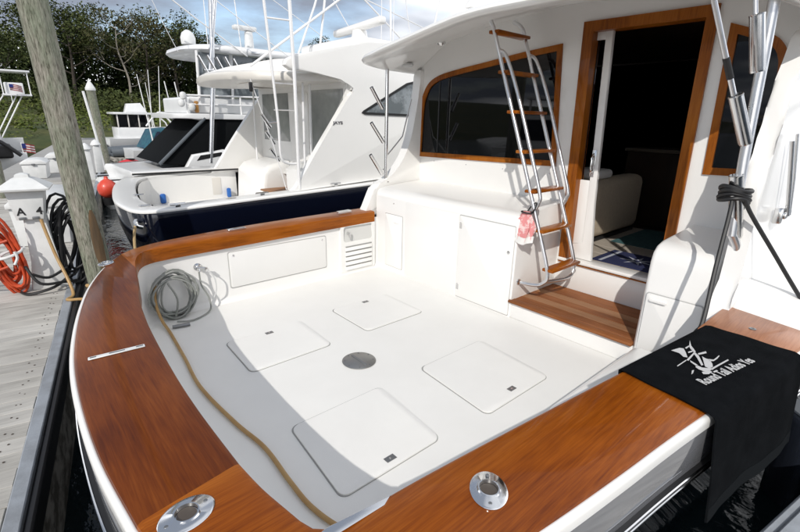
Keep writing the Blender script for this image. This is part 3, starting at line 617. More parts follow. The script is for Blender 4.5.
MB().prism([(2.045, .47), (2.085, .47), (2.125, 2.43), (2.085, 2.43)], 'X', XB + .075, XB + .085).build('pane', GLASS, dr, smooth=False)
MB().prism([(1.855, .465), (2.052, .465), (2.052, .60), (1.955, .62), (1.968, 1.0), (2.022, 2.43), (1.962, 2.43), (1.905, 1.0)], 'X', XB + .05, XB + .09, .004).build('stile', GEL, dr)
MB().prism([(2.0, 2.36), (2.10, 2.36), (2.10, 2.43), (2.0, 2.43)], 'X', XB + .055, XB + .085, .003).build('head_rail', GEL, dr)
MB().prism([(1.962, .62), (2.06, .60), (2.07, 1.20), (1.975, 1.20)], 'X', XB + .055, XB + .08, .003).build('lower_panel', GEL, dr)
hd = MB(); hd.tube(crv([(XB + .05, 1.965, 1.27), (XB + .015, 1.963, 1.30), (XB + .012, 1.965, 1.40), (XB + .05, 1.97, 1.44)], 4), .009, 8).box((XB + .04, 1.945, 1.24), (XB + .052, 1.985, 1.47), .003).build('handle', CHROME, dr)
box('door_sill', (XB - .03, DY0 - .01, .43), (XB + .12, DY1, .462), GEL, boat, .008)
box('door_riser', (XB - .006, 1.09, .15), (XB + .02, 2.17, .432), GEL, boat, .002)
# cabin interior
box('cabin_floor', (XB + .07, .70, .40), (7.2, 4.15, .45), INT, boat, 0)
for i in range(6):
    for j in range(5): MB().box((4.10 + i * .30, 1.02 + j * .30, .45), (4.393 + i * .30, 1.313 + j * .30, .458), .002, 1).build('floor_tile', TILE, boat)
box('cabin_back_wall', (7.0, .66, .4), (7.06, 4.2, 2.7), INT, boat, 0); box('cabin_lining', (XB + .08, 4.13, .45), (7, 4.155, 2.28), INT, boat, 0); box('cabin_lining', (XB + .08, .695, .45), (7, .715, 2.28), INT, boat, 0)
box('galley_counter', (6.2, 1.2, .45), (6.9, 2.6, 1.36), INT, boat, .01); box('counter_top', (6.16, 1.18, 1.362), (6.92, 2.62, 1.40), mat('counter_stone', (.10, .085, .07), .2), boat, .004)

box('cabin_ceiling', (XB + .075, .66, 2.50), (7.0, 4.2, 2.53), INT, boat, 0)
# house sides with swept wings
prof_s = c2([(2.93, .60), (3.02, .66), (3.13, .76), (3.19, .95), (3.22, 1.12), (3.26, 1.40), (3.41, 1.62), (3.49, 1.89), (3.63, 2.07), (3.75, 2.25)], 3)
mb = MB(); mb.prism([(x, z) for x, z in prof_s] + [(7.2, 2.3), (7.6, .60)], 'Y', .555, .655, .028, 4, lambda p: (p[0], p[1] + .045 * (p[2] - .7), p[2])); mb.build('house_side', GEL, boat, ang=50)
prof_p = c2([(3.08, .60), (3.13, .66), (3.20, .80), (3.25, .90), (3.30, .965), (3.42, 1.01), (3.56, 1.10), (3.70, 1.26), (3.80, 1.48), (3.86, 1.75), (3.90, 2.0), (3.92, 2.24)], 3)
mb = MB(); mb.prism([(x, z) for x, z in prof_p] + [(7.2, 2.3), (7.6, .60)], 'Y', 4.15, 4.27, .03, 4, lambda p: (p[0], p[1] - .02 * (p[2] - .7), p[2])); mb.build('house_side', GEL, boat, ang=50)
mb = MB(); mb.prism([(3.14, .60), (3.30, .60), (7.6, .60), (7.6, .88), (3.62, .80), (3.40, .77), (3.22, .70)], 'Y', .20, .60, .03, 3, lambda p: (p[0], p[1] - .03 * (p[0] - 3.1) if p[1] < .5 else p[1], p[2])); mb.build('side_deck', GEL, boat, ang=50)
mb = MB(); mb.prism([(3.22, .60), (7.6, .60), (7.6, .86), (3.32, .72)], 'Y', 4.20, 4.45, .02); mb.build('side_deck', GEL, boat)
MB().prism([(7.0, .3), (9.4, 1.4), (10.1, 2.35), (9.4, 3.3), (7.0, 4.4)], 'Z', .70, .80, .02).build('foredeck', GEL, boat)
MB().prism([(7.0, .60), (8.4, .80), (7.2, 2.3), (7.0, 2.3)], 'Y', .60, 4.2, .03).build('windshield', GEL, boat)

# overhang of the bridge deck
RIM = c2([(4.6, .38), (4.0, .42), (3.45, .50), (3.05, .68), (2.83, .92), (2.765, 1.25), (2.75, 1.8), (2.75, 2.35), (2.76, 2.8), (2.76, 3.2), (2.765, 3.52), (2.85, 3.82), (3.06, 4.06), (3.42, 4.25), (3.95, 4.36), (4.6, 4.40)], 4)
ZRT = [(.4, 2.22), (.7, 2.33), (1.0, 2.40), (2.29, 2.405), (2.55, 2.39), (2.8, 2.355), (3.04, 2.315), (3.37, 2.26), (3.58, 2.225), (3.85, 2.21), (4.4, 2.21)]
def zrim(y): return interp(y, ZRT)
def under(x, y):
    """height of the underside: rim height at the edge, rising to the ceiling line at the bulkhead"""
    return zrim(y), zb(y)
rows_u, rows_t = [], []
for (x, y) in RIM:
    xi = max(x + .05, XB - .02) if x < XB else x; yi = min(max(y, .70), 4.16); r = []
    zr_ = zrim(y)
    for t, zo, ins in ((0, .075, .10), (0, .071, .05), (0, .05, .012), (0, .028, .0), (0, .008, .012), (0, 0, .045)):
        cxv = Vector((4.6 - x, 2.35 - y)); cxv.normalize(); r.append((x + cxv.x * ins, y + cxv.y * ins, zr_ + zo))
    base = Vector(r[-1]); tgt = Vector((4.6, yi, max(zb(yi) - .012, zr_)))
    for t in (.08, .2, .4, .6, .8, 1):
        p = base.lerp(Vector((4.62, 2.35 + (y - 2.35) * .9, 0)), t); yy = p.y; xx = p.x
        f = min(1, max(0, (xx - base.x) / max(XB - base.x, .05))); zz = zr_ + (max(zb(yy), zr_ + .0) - zr_) * (f ** 1.1) if x < XB - .1 else zr_ + (zb(yy) - zr_) * min(1, t * 2.5)
        r.append((xx, yy, zz))
    rows_u.append([(p[0] + .02, p[1], p[2] + .07) for p in r[:6:-1]] + r)
mb = MB(); mb.grid(rows_u); mb.build('overhang', GEL, boat, ang=50)
box('bridge_deck', (4.5, .60, 2.70), (7.2, 4.2, 2.76), GEL, boat, .01)
MB().prism([(3.75, 2.74), (3.9, 2.95), (4.4, 3.1), (7.0, 3.2), (7.2, 2.765)], 'Y', 1.32, 1.40, .02).build('bridge_coaming', GEL, boat)
MB().prism([(3.75, 2.74), (3.9, 2.95), (4.4, 3.1), (7.0, 3.2), (7.2, 2.765)], 'Y', 3.30, 3.38, .02).build('bridge_coaming', GEL, boat)
box('roof', (7.0, .62, 2.28), (7.25, 4.2, 2.5), GEL, boat, .02)
for nm, (x, y), r, m_ in (('ceiling_light', (3.79, 3.70), .05, CHROME), ('speaker', (3.68, 4.10), .07, WHITEP)):
    z = (2.462 if nm == 'ceiling_light' else 2.262)
    MB().lathe([(.002, .02), (r, .02), (r * 1.05, 0), (r * .8, -.012), (r * .7, -.004), (r * .3, -.008), (.002, -.008)], (x, y, z), 22).build(nm, m_, boat)

# ladder to the bridge
lad = MB()
def LY(z): return 1.9 + (z - .5) * .398
XA, XD = 3.36, 3.80
ld = MB().tube(crv([(XA - .02, 2.14, .33), (XA - .01, 2.02, .34), (XA, 1.94, .37), (XA, 1.90, .47), (XA, LY(.8), .8)], 5)[:-1] + [Vector((XA, LY(z), z)) for z in (.8, 1.4, 2.0, 2.44)] + [Vector((XA - .03, LY(2.44) + .03, 2.52))], .0165, 12).build('ladder', ALU, boat)
ld['label'] = 'tube ladder with teak treads leading up to the bridge'
tube('rail', crv([(XA + .02, 1.94, .38), (XD - .1, 1.90, .36), (XD, 1.90, .42), (XD, LY(.6), .6), (XD, LY(1.4), 1.4), (XD, LY(2.0), 2.0), (XD, LY(2.38), 2.38), (XD - .015, LY(2.48), 2.49), (XD + .03, LY(2.5) + .12, 2.56)], 6), .0165, ALU, ld, 12)
for x in (XA, XD):
    zz = (2.26, 2.20, 1.9, 1.4, 1.12, 1.05, .99); of = (.0, .055, .085, .085, .08, .05, .0)
    tube('hand_rail', crv([(x + (.012 if x == XA else .02), LY(z) - o, z + .02 * o) for z, o in zip(zz, of)], 6), .0155, ALU, ld, 12)
for k in range(7):
    z = .5 + k * .318; y = LY(z); M = Matrix.Translation((0, y, z)); mb = MB(); mb.box((XA - .012, -.052, -.014), (XD + .012, .05, .012), .006, 2, M); mb.build('rung', TEAKZ if k % 2 else TEAKP, ld)
MB().lathe([(.001, 0), (.028, 0), (.026, .008), (.001, .01)], (XA - .02, 2.164, .33), 14, Matrix.Rotation(PI / 2, 4, 'X')).build('foot', CHROME, ld)

# corner posts with rod holders
def rodholder(name, a, b, m, parent, r=.021):
    a = Vector(a); b = Vector(b); d = (b - a).normalized(); mb = MB()
    prof = [(.9, 0), (1, .01), (1, (b - a).length - .01), (1.07, (b - a).length), (.93, (b - a).length + .002), (.86, (b - a).length - .02), (.86, .03)]
    mb.lathe([(r * p, z) for p, z in prof], a, 16, d.to_track_quat('Z', 'Y').to_matrix().to_4x4()); return mb.build(name, m, parent)
pp = tube('corner_post', [(3.46, 4.19, .97), (3.465, 4.185, 2.27)], .020, CHROME, boat, 14)
MB().lathe([(.001, 0), (.05, 0), (.045, .01), (.022, .02), (.001, .02)], (3.46, 4.19, .985), 16).build('flange', CHROME, pp); MB().lathe([(.001, 0), (.05, 0), (.05, -.012), (.001, -.014)], (3.465, 4.185, 2.268), 16).build('flange', CHROME, pp)
for a, b in (((3.405, 4.19, 1.80), (3.262, 4.21, 2.02)), ((3.42, 4.19, 1.435), (3.262, 4.21, 1.65)), ((3.41, 4.19, 1.07), (3.25, 4.21, 1.30))):
    rodholder('rod_holder', a, b, CHROME, pp); tube('bracket', [(a[0] + .01, a[1], a[2] + .06), (3.46, 4.19, a[2] + .06)], .008, CHROME, pp)
tube('brace', [(3.47, 4.19, 1.28), (3.72, 4.2, 1.50), (3.86, 4.21, 1.92)], .008, CHROME, pp)
sp = tube('corner_post', [(3.174, 0.658, 1.084), (3.183, 0.690, 1.516), (3.192, 0.731, 2.362)], .028, ALU, boat, 16)
rodholder('rod_holder', (3.036, 0.667, 1.608), (2.926, 0.736, 1.847), CHROME, sp, .033); rodholder('rod_holder', (3.008, 0.685, 1.958), (2.976, 0.736, 2.224), CHROME, sp, .034); rodholder('rod_holder', (3.211, 0.644, 1.074), (3.133, 0.696, 1.433), CHROME, sp, .036)
for z in (1.24, 1.68, 2.05): tube('bracket', [(3.183, .68 + .05 * (z - 1), z), (3.04 if z > 1.5 else 3.16, .685 + .02 * (z - 1), z)], .009, CHROME, sp)
tube('foot', [(3.175, .658, 1.10), (3.215, .63, 1.03), (3.24, .615, .95)], .026, ALU, sp, 12)
br = MB(); br.box((3.60, .515, 1.12), (3.72, .56, 1.22), .008).box((3.63, .50, 1.15), (3.80, .53, 1.19), .006).tube([(3.66, .50, 1.17), (3.63, .525, 1.36), (3.57, .56, 1.62)], .013, 10).tube([(3.72, .50, 1.17), (3.70, .525, 1.4), (3.66, .56, 1.66)], .009, 10); br.build('door_stay', CHROME, boat)

# deck hardware on the teak
def flush_holder(x, y, rot, s=1.0):
    z = zr(x) + .001; M = Matrix.Translation((x, y, z)) @ Matrix.Rotation(rot, 4, 'Z'); mb = MB(); n = 40
    rows = []
    for k, (rx, ry, zz) in enumerate(((.074, .056, -.004), (.075, .057, .003), (.070, .052, .007), (.038, .036, .0075), (.034, .033, .012), (.030, .029, .012), (.028, .027, .004), (.0275, .0265, .0008))):
        rows.append([M @ Vector((rx * s * math.cos(2 * PI * i / n), ry * s * math.sin(2 * PI * i / n), zz)) for i in range(n)])
    mb.grid(rows, closed=True); mb.bm.verts.ensure_lookup_table(); mb.f(mb.bm.verts[-n:]); o = mb.build('flush_rod_holder', CHROME, boat, ang=50)
    MB().lathe([(.001, 0), (.0262 * s, 0), (.0262 * s, .001), (.001, .0012)], (x, y, z + .0012), 20).build('liner', mat('holder_liner', (.075, .06, .048), .4), o)
    for dx, dy in ((.055, 0), (-.055, 0)): p = M @ Vector((dx * s, dy * s, .0065)); MB().lathe([(.001, 0), (.007, 0), (.005, .0018), (.001, .002)], p, 8).build('screw', PLATE, o)
flush_holder(.937, .633, .75); flush_holder(.222, 1.135, .2, 1.05); flush_holder(.49, 3.86, .9, .85)
def strip(name, a, b, w, m, h=.006):
    a = Vector((*a, zr(a[0]) + .001)); b = Vector((*b, zr(b[0]) + .001)); d = (b - a).normalized(); s = Vector((-d.y, d.x, 0)) * w / 2; L_ = (b - a).length
    mb = MB(); mb.box((0, -w / 2, 0), (L_, w / 2, h), .002, 1, frame_M(a, d, s)); return mb.build(name, m, boat)
st = strip('latch_bar', (.155, 2.311), (.385, 2.286), .026, WHITEP)
for f0, f1 in ((.36, .64), (.03, .14), (.84, .97)):
    a = Vector((.155, 2.311)); b = Vector((.385, 2.286)); p = a.lerp(b, f0); q = a.lerp(b, f1); mb = MB(); dd = (q - p).normalized()
    mb.box((0, -.005, 0), ((q - p).length, .005, .001), 0, 1, frame_M((p.x, p.y, zr(p.x) + .0072), (dd.x, dd.y, 0), (-dd.y, dd.x, 0))); mb.build('slot', PLATE, st)
mb = MB(); mb.prism([(.70, .812), (.665, .796), (.49, .803), (.455, .835), (.503, .8385), (.56, .8285)], 'Z', zr(.55) + .0005, zr(.55) + .005, .0015); mb.build('corner_plate', CHROME, boat)
strip('chock', (1.55, 4.22), (1.72, 4.225), .05, CHROME, .02); strip('chock', (2.78, 4.20), (2.95, 4.20), .06, CHROME, .03)

# ------------------------------------------------------------------ loose things on and in the boat
so = thing('sofa', 'beige upholstered sofa inside the open cabin door', 'sofa', (5.2, 2.6, .459))
MB().box((4.62, 2.17, .50), (5.80, 2.42, 1.13), .09, 6).build('armrest', SOFA, so); MB().box((4.63, 2.425, .47), (5.78, 3.9, .85), .06, 4).build('seat', SOFA, so); MB().box((4.64, 3.4, .852), (5.78, 3.9, 1.3), .09, 4).build('backrest', SOFA, so); box('plinth', (4.66, 2.2, .459), (5.76, 2.42, .498), BLACK, so)
mb = MB(); mb.box((4.66, 2.20, 1.131), (5.0, 2.52, 1.23), .045, 4); tag(mb.build('cushion', PILL), 'white cushion lying on top of the beige sofa', 'cushion')
rg = MB().box((4.12, 1.28, .459), (4.62, 1.90, .467), .002, 1).build('rug', RUG); tag(rg, 'navy patterned rug on the cabin floor inside the door', 'rug')
for y0 in (1.34, 1.81): MB().box((4.14, y0, .4675), (4.60, y0 + .03, .4685)).build('stripe', RUGL, rg)
mb = MB()
for k in range(7):
    a = k * 2 * PI / 7; c = Vector((4.38, 1.58, .4675)); d = Vector((math.cos(a), math.sin(a), 0)); s = Vector((-d.y, d.x, 0)); mb.prism([((c + d * .03 - s * .02).x, (c + d * .03 - s * .02).y), ((c + d * .15).x, (c + d * .15).y), ((c + d * .03 + s * .02).x, (c + d * .03 + s * .02).y)], 'Z', .4675, .4687)
mb.build('star_motif', RUGL, rg)
tag(MB().box((4.95, 1.35, .459), (5.9, 2.1, .465), .002, 1).build('rug', RUGT), 'dark teal rug farther inside the cabin beyond the navy rug', 'rug')

# black towel over the starboard rail
tw = thing('towel', 'black embroidered towel draped over the starboard teak rail', 'towel', (2.3, .4, .66))
def towel_pt(u, s, lift=0):
    """u along the rail 0..1, s arc length from the inner edge"""
    x0 = 1.918 + .80 * u; yi = .672 - .105 * u; yo = .318 - .128 * u - .028; top = zr(x0) + .006
    wt = yi - yo; r = .03; x0 -= (.062 * (1 - u) + .02 * u) * min(1, s / wt)
    if s < .03: y = yi + .004; z = top - .03 + s; n = Vector((0, 1, 0))
    elif s < wt + .0: y = yi - (s - .03); z = top + .0015 * math.sin(s * 30 + u * 8); n = Vector((0, 0, 1)); 
    else:
        d = s - wt; yend = yi - (wt - .03); a = min(d / r, PI / 2 * .92); y = yend - r * math.sin(a) ; z = top - r * (1 - math.cos(a)); e = max(0, d - r * PI / 2 * .92)
        y -= e * .10 + (.007 * math.sin(u * 9 + e * 4) + .002 * math.sin(u * 23 + 1.3)) * min(1, e * 5); z -= e * .99; n = Vector((0, -1, .1))
        x0 += .03 * e * (u - .5)
    return Vector((x0, y, z)) + n * lift
def smax(u): return .03 + (.672 - .105 * u) - (.318 - .128 * u - .028) + .45
def sheet(name, u0, u1, s0, s1, m, parent, lift=0, thick=.005, nu=40, ns=60):
    A = [[towel_pt(u0 + (u1 - u0) * i / nu, s0(u0 + (u1 - u0) * i / nu) + (s1(u0 + (u1 - u0) * i / nu) - s0(u0 + (u1 - u0) * i / nu)) * j / ns, lift) for j in range(ns + 1)] for i in range(nu + 1)]
    B = [[towel_pt(u0 + (u1 - u0) * i / nu, s0(u0 + (u1 - u0) * i / nu) + (s1(u0 + (u1 - u0) * i / nu) - s0(u0 + (u1 - u0) * i / nu)) * j / ns, lift + thick) for j in range(ns + 1)] for i in range(nu + 1)]
    mb = MB(); VA = [[mb.v(p) for p in r] for r in A]; VB = [[mb.v(p) for p in r] for r in B]
    for V, fl in ((VA, 0), (VB, 1)):
        for i in range(nu):
            for j in range(ns): q = (V[i][j], V[i + 1][j], V[i + 1][j + 1], V[i][j + 1]); mb.f(q if fl else q[::-1])
    bd = [(i, 0) for i in range(nu)] + [(nu, j) for j in range(ns)] + [(i, ns) for i in range(nu, 0, -1)] + [(0, j) for j in range(ns, 0, -1)]
    for (a, b), (c, d) in zip(bd, bd[1:] + bd[:1]): mb.f((VA[a][b], VA[c][d], VB[c][d], VB[a][b]))
    return mb.build(name, m, parent, ang=70)
sheet('cloth', 0, 1, lambda u: 0, smax, CLOTHB, tw, 0, .006)
sheet('hem', .004, .996, lambda u: smax(u) - .062, lambda u: smax(u) + .001, HEM, tw, .0062, .002, 40, 6)
# embroidery: text along the rail and a leaping fish with ship rigging
tx = Vector((2.051, .395)); te = Vector((2.445, .309)); dX = (te - tx).normalized(); ztop = zr(2.25) + .0135
def flat(M, polys, name, parent, m, h=.0012):
    mb = MB()
    for p in polys: mb.prism(p, 'Z', 0, h)
    bmesh.ops.transform(mb.bm, matrix=M, verts=mb.bm.verts); return mb.build(name, m, parent, smooth=False)
Mx = frame_M((tx.x, tx.y, ztop), (dX.x, dX.y, .018), (-dX.y, dX.x, 0))
t1 = text_mesh('lettering', 'Round Tail Adios Yes', .066, EMB, tw, Mx @ Matrix.Translation((0, -.012, 0)) @ Matrix.Diagonal((.69, .95, 1, 1)), .0010)
Mg = frame_M((2.080, .512, ztop), (dX.x, dX.y, .018), (-dX.y, dX.x, 0))
fish = [[(0.155, 0.111), (0.213, 0.107), (0.225, 0.094), (0.196, 0.067), (0.157, 0.036), (0.146, 0.049), (0.163, 0.079)], [(0.335, 0.128), (0.283, 0.091), (0.268, 0.073), (0.244, 0.069), (0.267, 0.092)], [(0.238, 0.095), (0.28, 0.099), (0.275, 0.093), (0.233, 0.086)], [(0.268, 0.073), (0.244, 0.048), (0.226, 0.044), (0.245, 0.068)], [(0.211, 0.065), (0.24, 0.062), (0.232, 0.055), (0.201, 0.057)], [(0.237, 0.034), (0.29, 0.027), (0.276, 0.016), (0.226, 0.025)], [(0.13, 0.025), (0.237, 0.05), (0.234, 0.043), (0.129, 0.016)], [(0.234, 0.045), (0.217, 0.019), (0.152, -0.037), (0.138, -0.036), (0.186, 0.008), (0.213, 0.037)], [(0.14, 0.015), (0.129, -0.025), (0.113, -0.032), (0.126, 0.004)], [(0.225, 0.009), (0.22, -0.01), (0.225, -0.024), (0.198, -0.051), (0.172, -0.067), (0.144, -0.066), (0.145, -0.048), (0.182, -0.022)], [(0.123, -0.022), (0.123, -0.047), (0.144, -0.066), (0.167, -0.071), (0.124, -0.08), (0.099, -0.068), (0.096, -0.048), (0.102, -0.031)], [(0.041, 0.015), (0.127, 0.026), (0.123, 0.021), (0.036, 0.01)], [(0.227, -0.02), (0.24, -0.034), (0.274, -0.029), (0.304, -0.024), (0.301, -0.028), (0.265, -0.037), (0.23, -0.041), (0.21, -0.031)], [(0.059, -0.04), (0.07, -0.043), (0.044, -0.054), (0.025, -0.057)], [(0.149, -0.071), (0.199, -0.068), (0.302, -0.063), (0.296, -0.07), (0.19, -0.076), (0.139, -0.08)], [(0.084, -0.068), (0.124, -0.076), (0.126, -0.088), (0.095, -0.092), (0.073, -0.08)]]
flat(Mg, fish, 'fish_motif', tw, EMB)

# mooring line round the starboard rod holder
ml = MB()
for k in range(4):
    zc = 1.29 + .020 * k; ml.tube([(3.165 + (.080 - .006 * (k % 2)) * math.cos(a), .688 + (.070 + .004 * (k % 2)) * math.sin(a), zc + .010 * math.sin(a * 2 + k) - .015 * math.cos(a)) for a in [2 * PI * i / 28 for i in range(28)]], .0125, 8, True)
ml.tube(crv([(3.10, .68, 1.31), (3.05, .665, 1.22), (2.9, .635, .94), (2.75, .600, .676), (2.70, .615, .60), (2.66, .63, .35), (2.66, .66, .233)], 6), .012, 8)
ml.tube(crv([(3.13, .625, 1.30), (3.16, .585, 1.22), (3.245, .46, 1.02), (3.362, .30, .762), (3.42, .05, .43), (3.46, -.22, .07), (3.50, -.32, .016), (3.7, -.40, .014)], 6), .012, 8)
tag(ml.build('mooring_line', BLACK), 'black rope wound round the chrome rod holder with two taut legs', 'rope')
# boat hook standing in a rod holder, and a rod in the upper one
bh = thing('boat_hook', 'long silver pole with black grip standing in the rod holder', 'pole', (3.2, .79, 1.85))
a = Vector((2.976, 0.704, 1.718)); d = (Vector((2.926, 0.736, 1.847)) - Vector((3.036, 0.667, 1.608))).normalized(); b = a + d * .9
tube('shaft', [a, b], .0135, ALU, bh, 10); tube('grip', [a.lerp(b, .26), a.lerp(b, .38)], .0165, BLACK, bh, 10)
a = Vector((2.999, 0.699, 1.994)); d = (Vector((2.976, 0.736, 2.224)) - Vector((3.008, 0.685, 1.958))).normalized()
tag(tube('fishing_rod', [a, a + d * .3, a + d * 1.6], [.013, .012, .006], ALU, None, 10), 'silver rod butt in the upper chrome rod holder', 'rod')

# pink cloth on the ladder
pk = thing('cloth', 'pink and white cloth hanging from the ladder by a black strap', 'cloth', (3.32, 2.12, .75))
mb = MB(); rows = []
for i in range(15):
    f = i / 14; z = .975 - f * .265; w = .028 + .085 * min(1, f * 1.9) - .012 * f; row = []
    for k in range(28):
        a = 2 * PI * k / 28; rr = 1 + .16 * math.sin(5 * a + 3 * f) + .10 * math.sin(9 * a + 5)
        row.append((3.315 + .42 * w * rr * math.cos(a) - .02 * f, 2.135 + .03 * f + w * rr * math.sin(a), z + .012 * math.sin(3 * a) * f))
    rows.append(row)
mb.grid(rows, closed=True); mb.bm.verts.ensure_lookup_table(); mb.f(mb.bm.verts[:28]); mb.f(mb.bm.verts[-28:]); mb.build('fabric', PINK, pk, ang=80)
mb = MB(); rows = [[(3.315 + .44 * w * (1 + .16 * math.sin(5 * a + 3 * f)) * math.cos(a) - .02 * f, 2.135 + .03 * f + w * 1.04 * (1 + .16 * math.sin(5 * a + 3 * f)) * math.sin(a), .975 - f * .265 + .012 * math.sin(3 * a) * f) for a in [2 * PI * k / 28 for k in range(28)]] for f, w in ((.78, .106), (.85, .106), (.93, .107), (1.0, .107))]
mb.grid(rows, closed=True); mb.build('white_border', PILL, pk, ang=80)
mb = MB(); mb.tube(crv([(3.34, 2.115, .955), (3.325, 2.07, 1.0), (3.36, 2.085, 1.05), (3.375, 2.13, 1.02), (3.33, 2.145, .965)], 5), .006, 6).tube([(3.315 + .03 * math.cos(a), 2.135 + .05 * math.sin(a), .968) for a in [2 * PI * i / 16 for i in range(16)]], .007, 6, True); mb.build('strap', BLACK, pk)

# hoses in the cockpit
hs = thing('washdown_hose', 'coiled clear grey hose hanging in the port aft corner', 'hose', (.95, 4.0, .05))
random.seed(9); mb = MB(); pts = []
for i in range(9 * 26):
    a = 2 * PI * i / 26; k = i / 26; rx = .155 + .03 * math.sin(k * 1.9) + .012 * math.sin(a * 2 + k); rz = .185 + .028 * math.cos(k * 2.7)
    pts.append((.955 + .02 * math.sin(k * 1.3) + rx * math.cos(a), 4.045 - .012 - .016 * (k / 2) + .01 * math.sin(2 * a), .215 + .015 * math.cos(k * 1.7) + rz * math.sin(a)))
mb.tube(pts, .0085, 8); mb.tube(crv([(.90, 3.93, .36), (.96, 3.93, .20), (.93, 3.93, .05)], 6), .0085, 8); mb.build('coil', HOSEG, hs)
tube('supply_tail', crv([(1.19, 4.03, .37), (1.195, 4.02, .25), (1.24, 4.0, .12), (1.22, 3.95, .02), (1.05, 3.85, .012), (.92, 3.88, .02)], 6), .0075, HOSEG, hs, 8)
tube('drop_tail', crv([(1.26, 4.02, .375), (1.31, 4.01, .30), (1.32, 4.02, .18), (1.30, 4.04, .1)], 6), .006, WHITEP, hs, 8)
tube('nozzle', crv([(.86, 3.80, .018), (.93, 3.78, .018), (.99, 3.77, .018)], 4), [.015] * 9, PLATE, hs, 10)
tag(tube('deck_hose', crv([(.83, 4.02, .36), (.80, 3.98, .20), (.81, 3.90, .06), (.815, 3.70, .019), (.775, 3.20, .019), (.735, 2.76, .019), (.762, 2.27, .019), (.80, 1.96, .019), (.788, 1.66, .019), (.79, 1.45, .019), (.84, 1.25, .019), (.95, 1.08, .019), (1.15, .97, .019)], 8), .0120, HOSET, None, 10), 'long tan hose lying along the cockpit sole by the transom', 'hose')

# fender between hull and finger dock
fe = thing('dock_fender', 'glossy black ribbed cylindrical fender squeezed beside the hull', 'fender', (3.37, .045, -.5))
mb = MB(); rows = []
for z in (-.75, -.4, -.1, .05, .085, .10): rows.append([(3.37 + (.165 - (.012 if z > .09 else 0)) * (1 + (.018 if k % 2 else 0)) * math.cos(2 * PI * k / 56), .045 + (.165 - (.012 if z > .09 else 0)) * (1 + (.018 if k % 2 else 0)) * math.sin(2 * PI * k / 56), z) for k in range(56)])
mb.grid(rows, closed=True); mb.bm.verts.ensure_lookup_table(); mb.f(mb.bm.verts[-56:]); mb.build('sleeve', mat('black_gloss_plastic', (.010, .012, .017), .18, col2=(.018, .022, .032), scale=20, stretch=(1, 1, .1), coat=.5), fe, ang=60)
MB().lathe([(.10, .10), (.155, .10), (.158, .106), (.150, .112), (.01, .108), (.01, .10)], (3.37, .045, .0), 40).build('rim', mat('fender_top', (.05, .058, .07), .35), fe)

# ================================================================== THE NAVY HULLED NEIGHBOUR
GCURT = mat('grey_curtain', (.36, .37, .36), .12, col2=(.22, .23, .23), scale=1.6, detail=7, coat=.6)
nb = thing('sport_fishing_boat', 'navy hulled sport fishing boat with white cockpit in the next slip', 'boat', (5, 7.65, -.5))
zn = lambda x: .60 + .034 * (x - 1.2) if x < 5 else .729 + .05 * (x - 5)
NO = c2([(2.6, 5.88), (1.7, 5.90), (1.32, 5.95), (1.17, 6.12), (1.12, 6.5), (1.13, 7.0), (1.22, 7.6), (1.36, 8.3), (1.55, 8.95), (1.78, 9.3), (2.2, 9.45), (4.2, 9.55), (8, 9.45), (11, 8.7), (13, 7.65), (11, 6.6), (8, 5.82), (5, 5.80), (2.6, 5.88)], 5)[:-1]
def nring(d, dz=None, z=None):
    n = len(NO); r = []
    for i in range(n):
        a = Vector(NO[i - 1]); b = Vector(NO[(i + 1) % n]); t = (b - a).normalized(); x, y = NO[i]; r.append((x - t.y * d * NS, y + t.x * d * NS, (zn(x) + dz) if z is None else z))
    return r
ar = sum(NO[i][0] * NO[(i + 1) % len(NO)][1] - NO[(i + 1) % len(NO)][0] * NO[i][1] for i in range(len(NO))); NS = -1 if ar > 0 else 1
def npart(name, rows, m, closed=True, par=None):
    mb = MB(); mb.grid(rows, closed=closed); return mb.build(name, m, par or nb, ang=50)
npart('hull', [nring(.012, -.04), nring(.018, -.06), nring(-.01, -.35), nring(-.10, z=-.1), nring(-.2, z=-.5), nring(-.6, z=-1.2)], NAVY)
npart('gunwale', [nring(-.28, -.09), nring(-.28, -.01), nring(-.26, .0), nring(-.02, .0), nring(.015, -.006), nring(.024, -.018), nring(.021, -.036), nring(.005, -.043)], GEL)
# cockpit tub and decks
NI = [p for p in nring(-.31, -.05) if p[0] < 3.95]; k0 = next(i for i in range(len(NI)) if i and (Vector(NI[i][:2]) - Vector(NI[i - 1][:2])).length > 1.2) if any((Vector(NI[i][:2]) - Vector(NI[i - 1][:2])).length > 1.2 for i in range(1, len(NI))) else 0
NI = NI[k0:] + NI[:k0]
npart('cockpit_liner', [[p for p in NI], [(p[0], p[1], .12) for p in NI]], GEL, False)
MB().prism([(p[0], p[1]) for p in NI], 'Z', .02, .12).build('cockpit_sole', GEL, nb, smooth=False)
NFD = [p for p in nring(-.2, -.02) if p[0] > 3.85]
k0 = next((i for i in range(1, len(NFD)) if (Vector(NFD[i][:2]) - Vector(NFD[i - 1][:2])).length > 2.0), 0); NFD = NFD[k0:] + NFD[:k0]
mb = MB(); vs = [mb.v(p) for p in NFD]; mb.f(vs); mb.build('foredeck', GEL, nb, smooth=False)
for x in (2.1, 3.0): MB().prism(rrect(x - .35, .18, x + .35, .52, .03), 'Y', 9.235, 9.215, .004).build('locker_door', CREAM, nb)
MB().prism([(1.78, 9.2), (3.95, 9.12), (3.95, 9.75), (1.9, 9.7)], 'Z', .66, .70, .01).build('port_deck', GEL, nb); MB().prism([(1.80, 9.188), (3.95, 9.108), (3.95, 9.118), (1.80, 9.198)], 'Z', .655, .685).build('deck_line', BLACK, nb)
for k, (x, y) in enumerate(((1.32, 6.3), (1.45, 7.2), (2.3, 6.02), (3.4, 6.0))): MB().prism(rrect(x - .07, y - .025, x + .07, y + .025, .02), 'Z', zn(x), zn(x) + .012, .004).build('deck_plate', CHROME, nb)
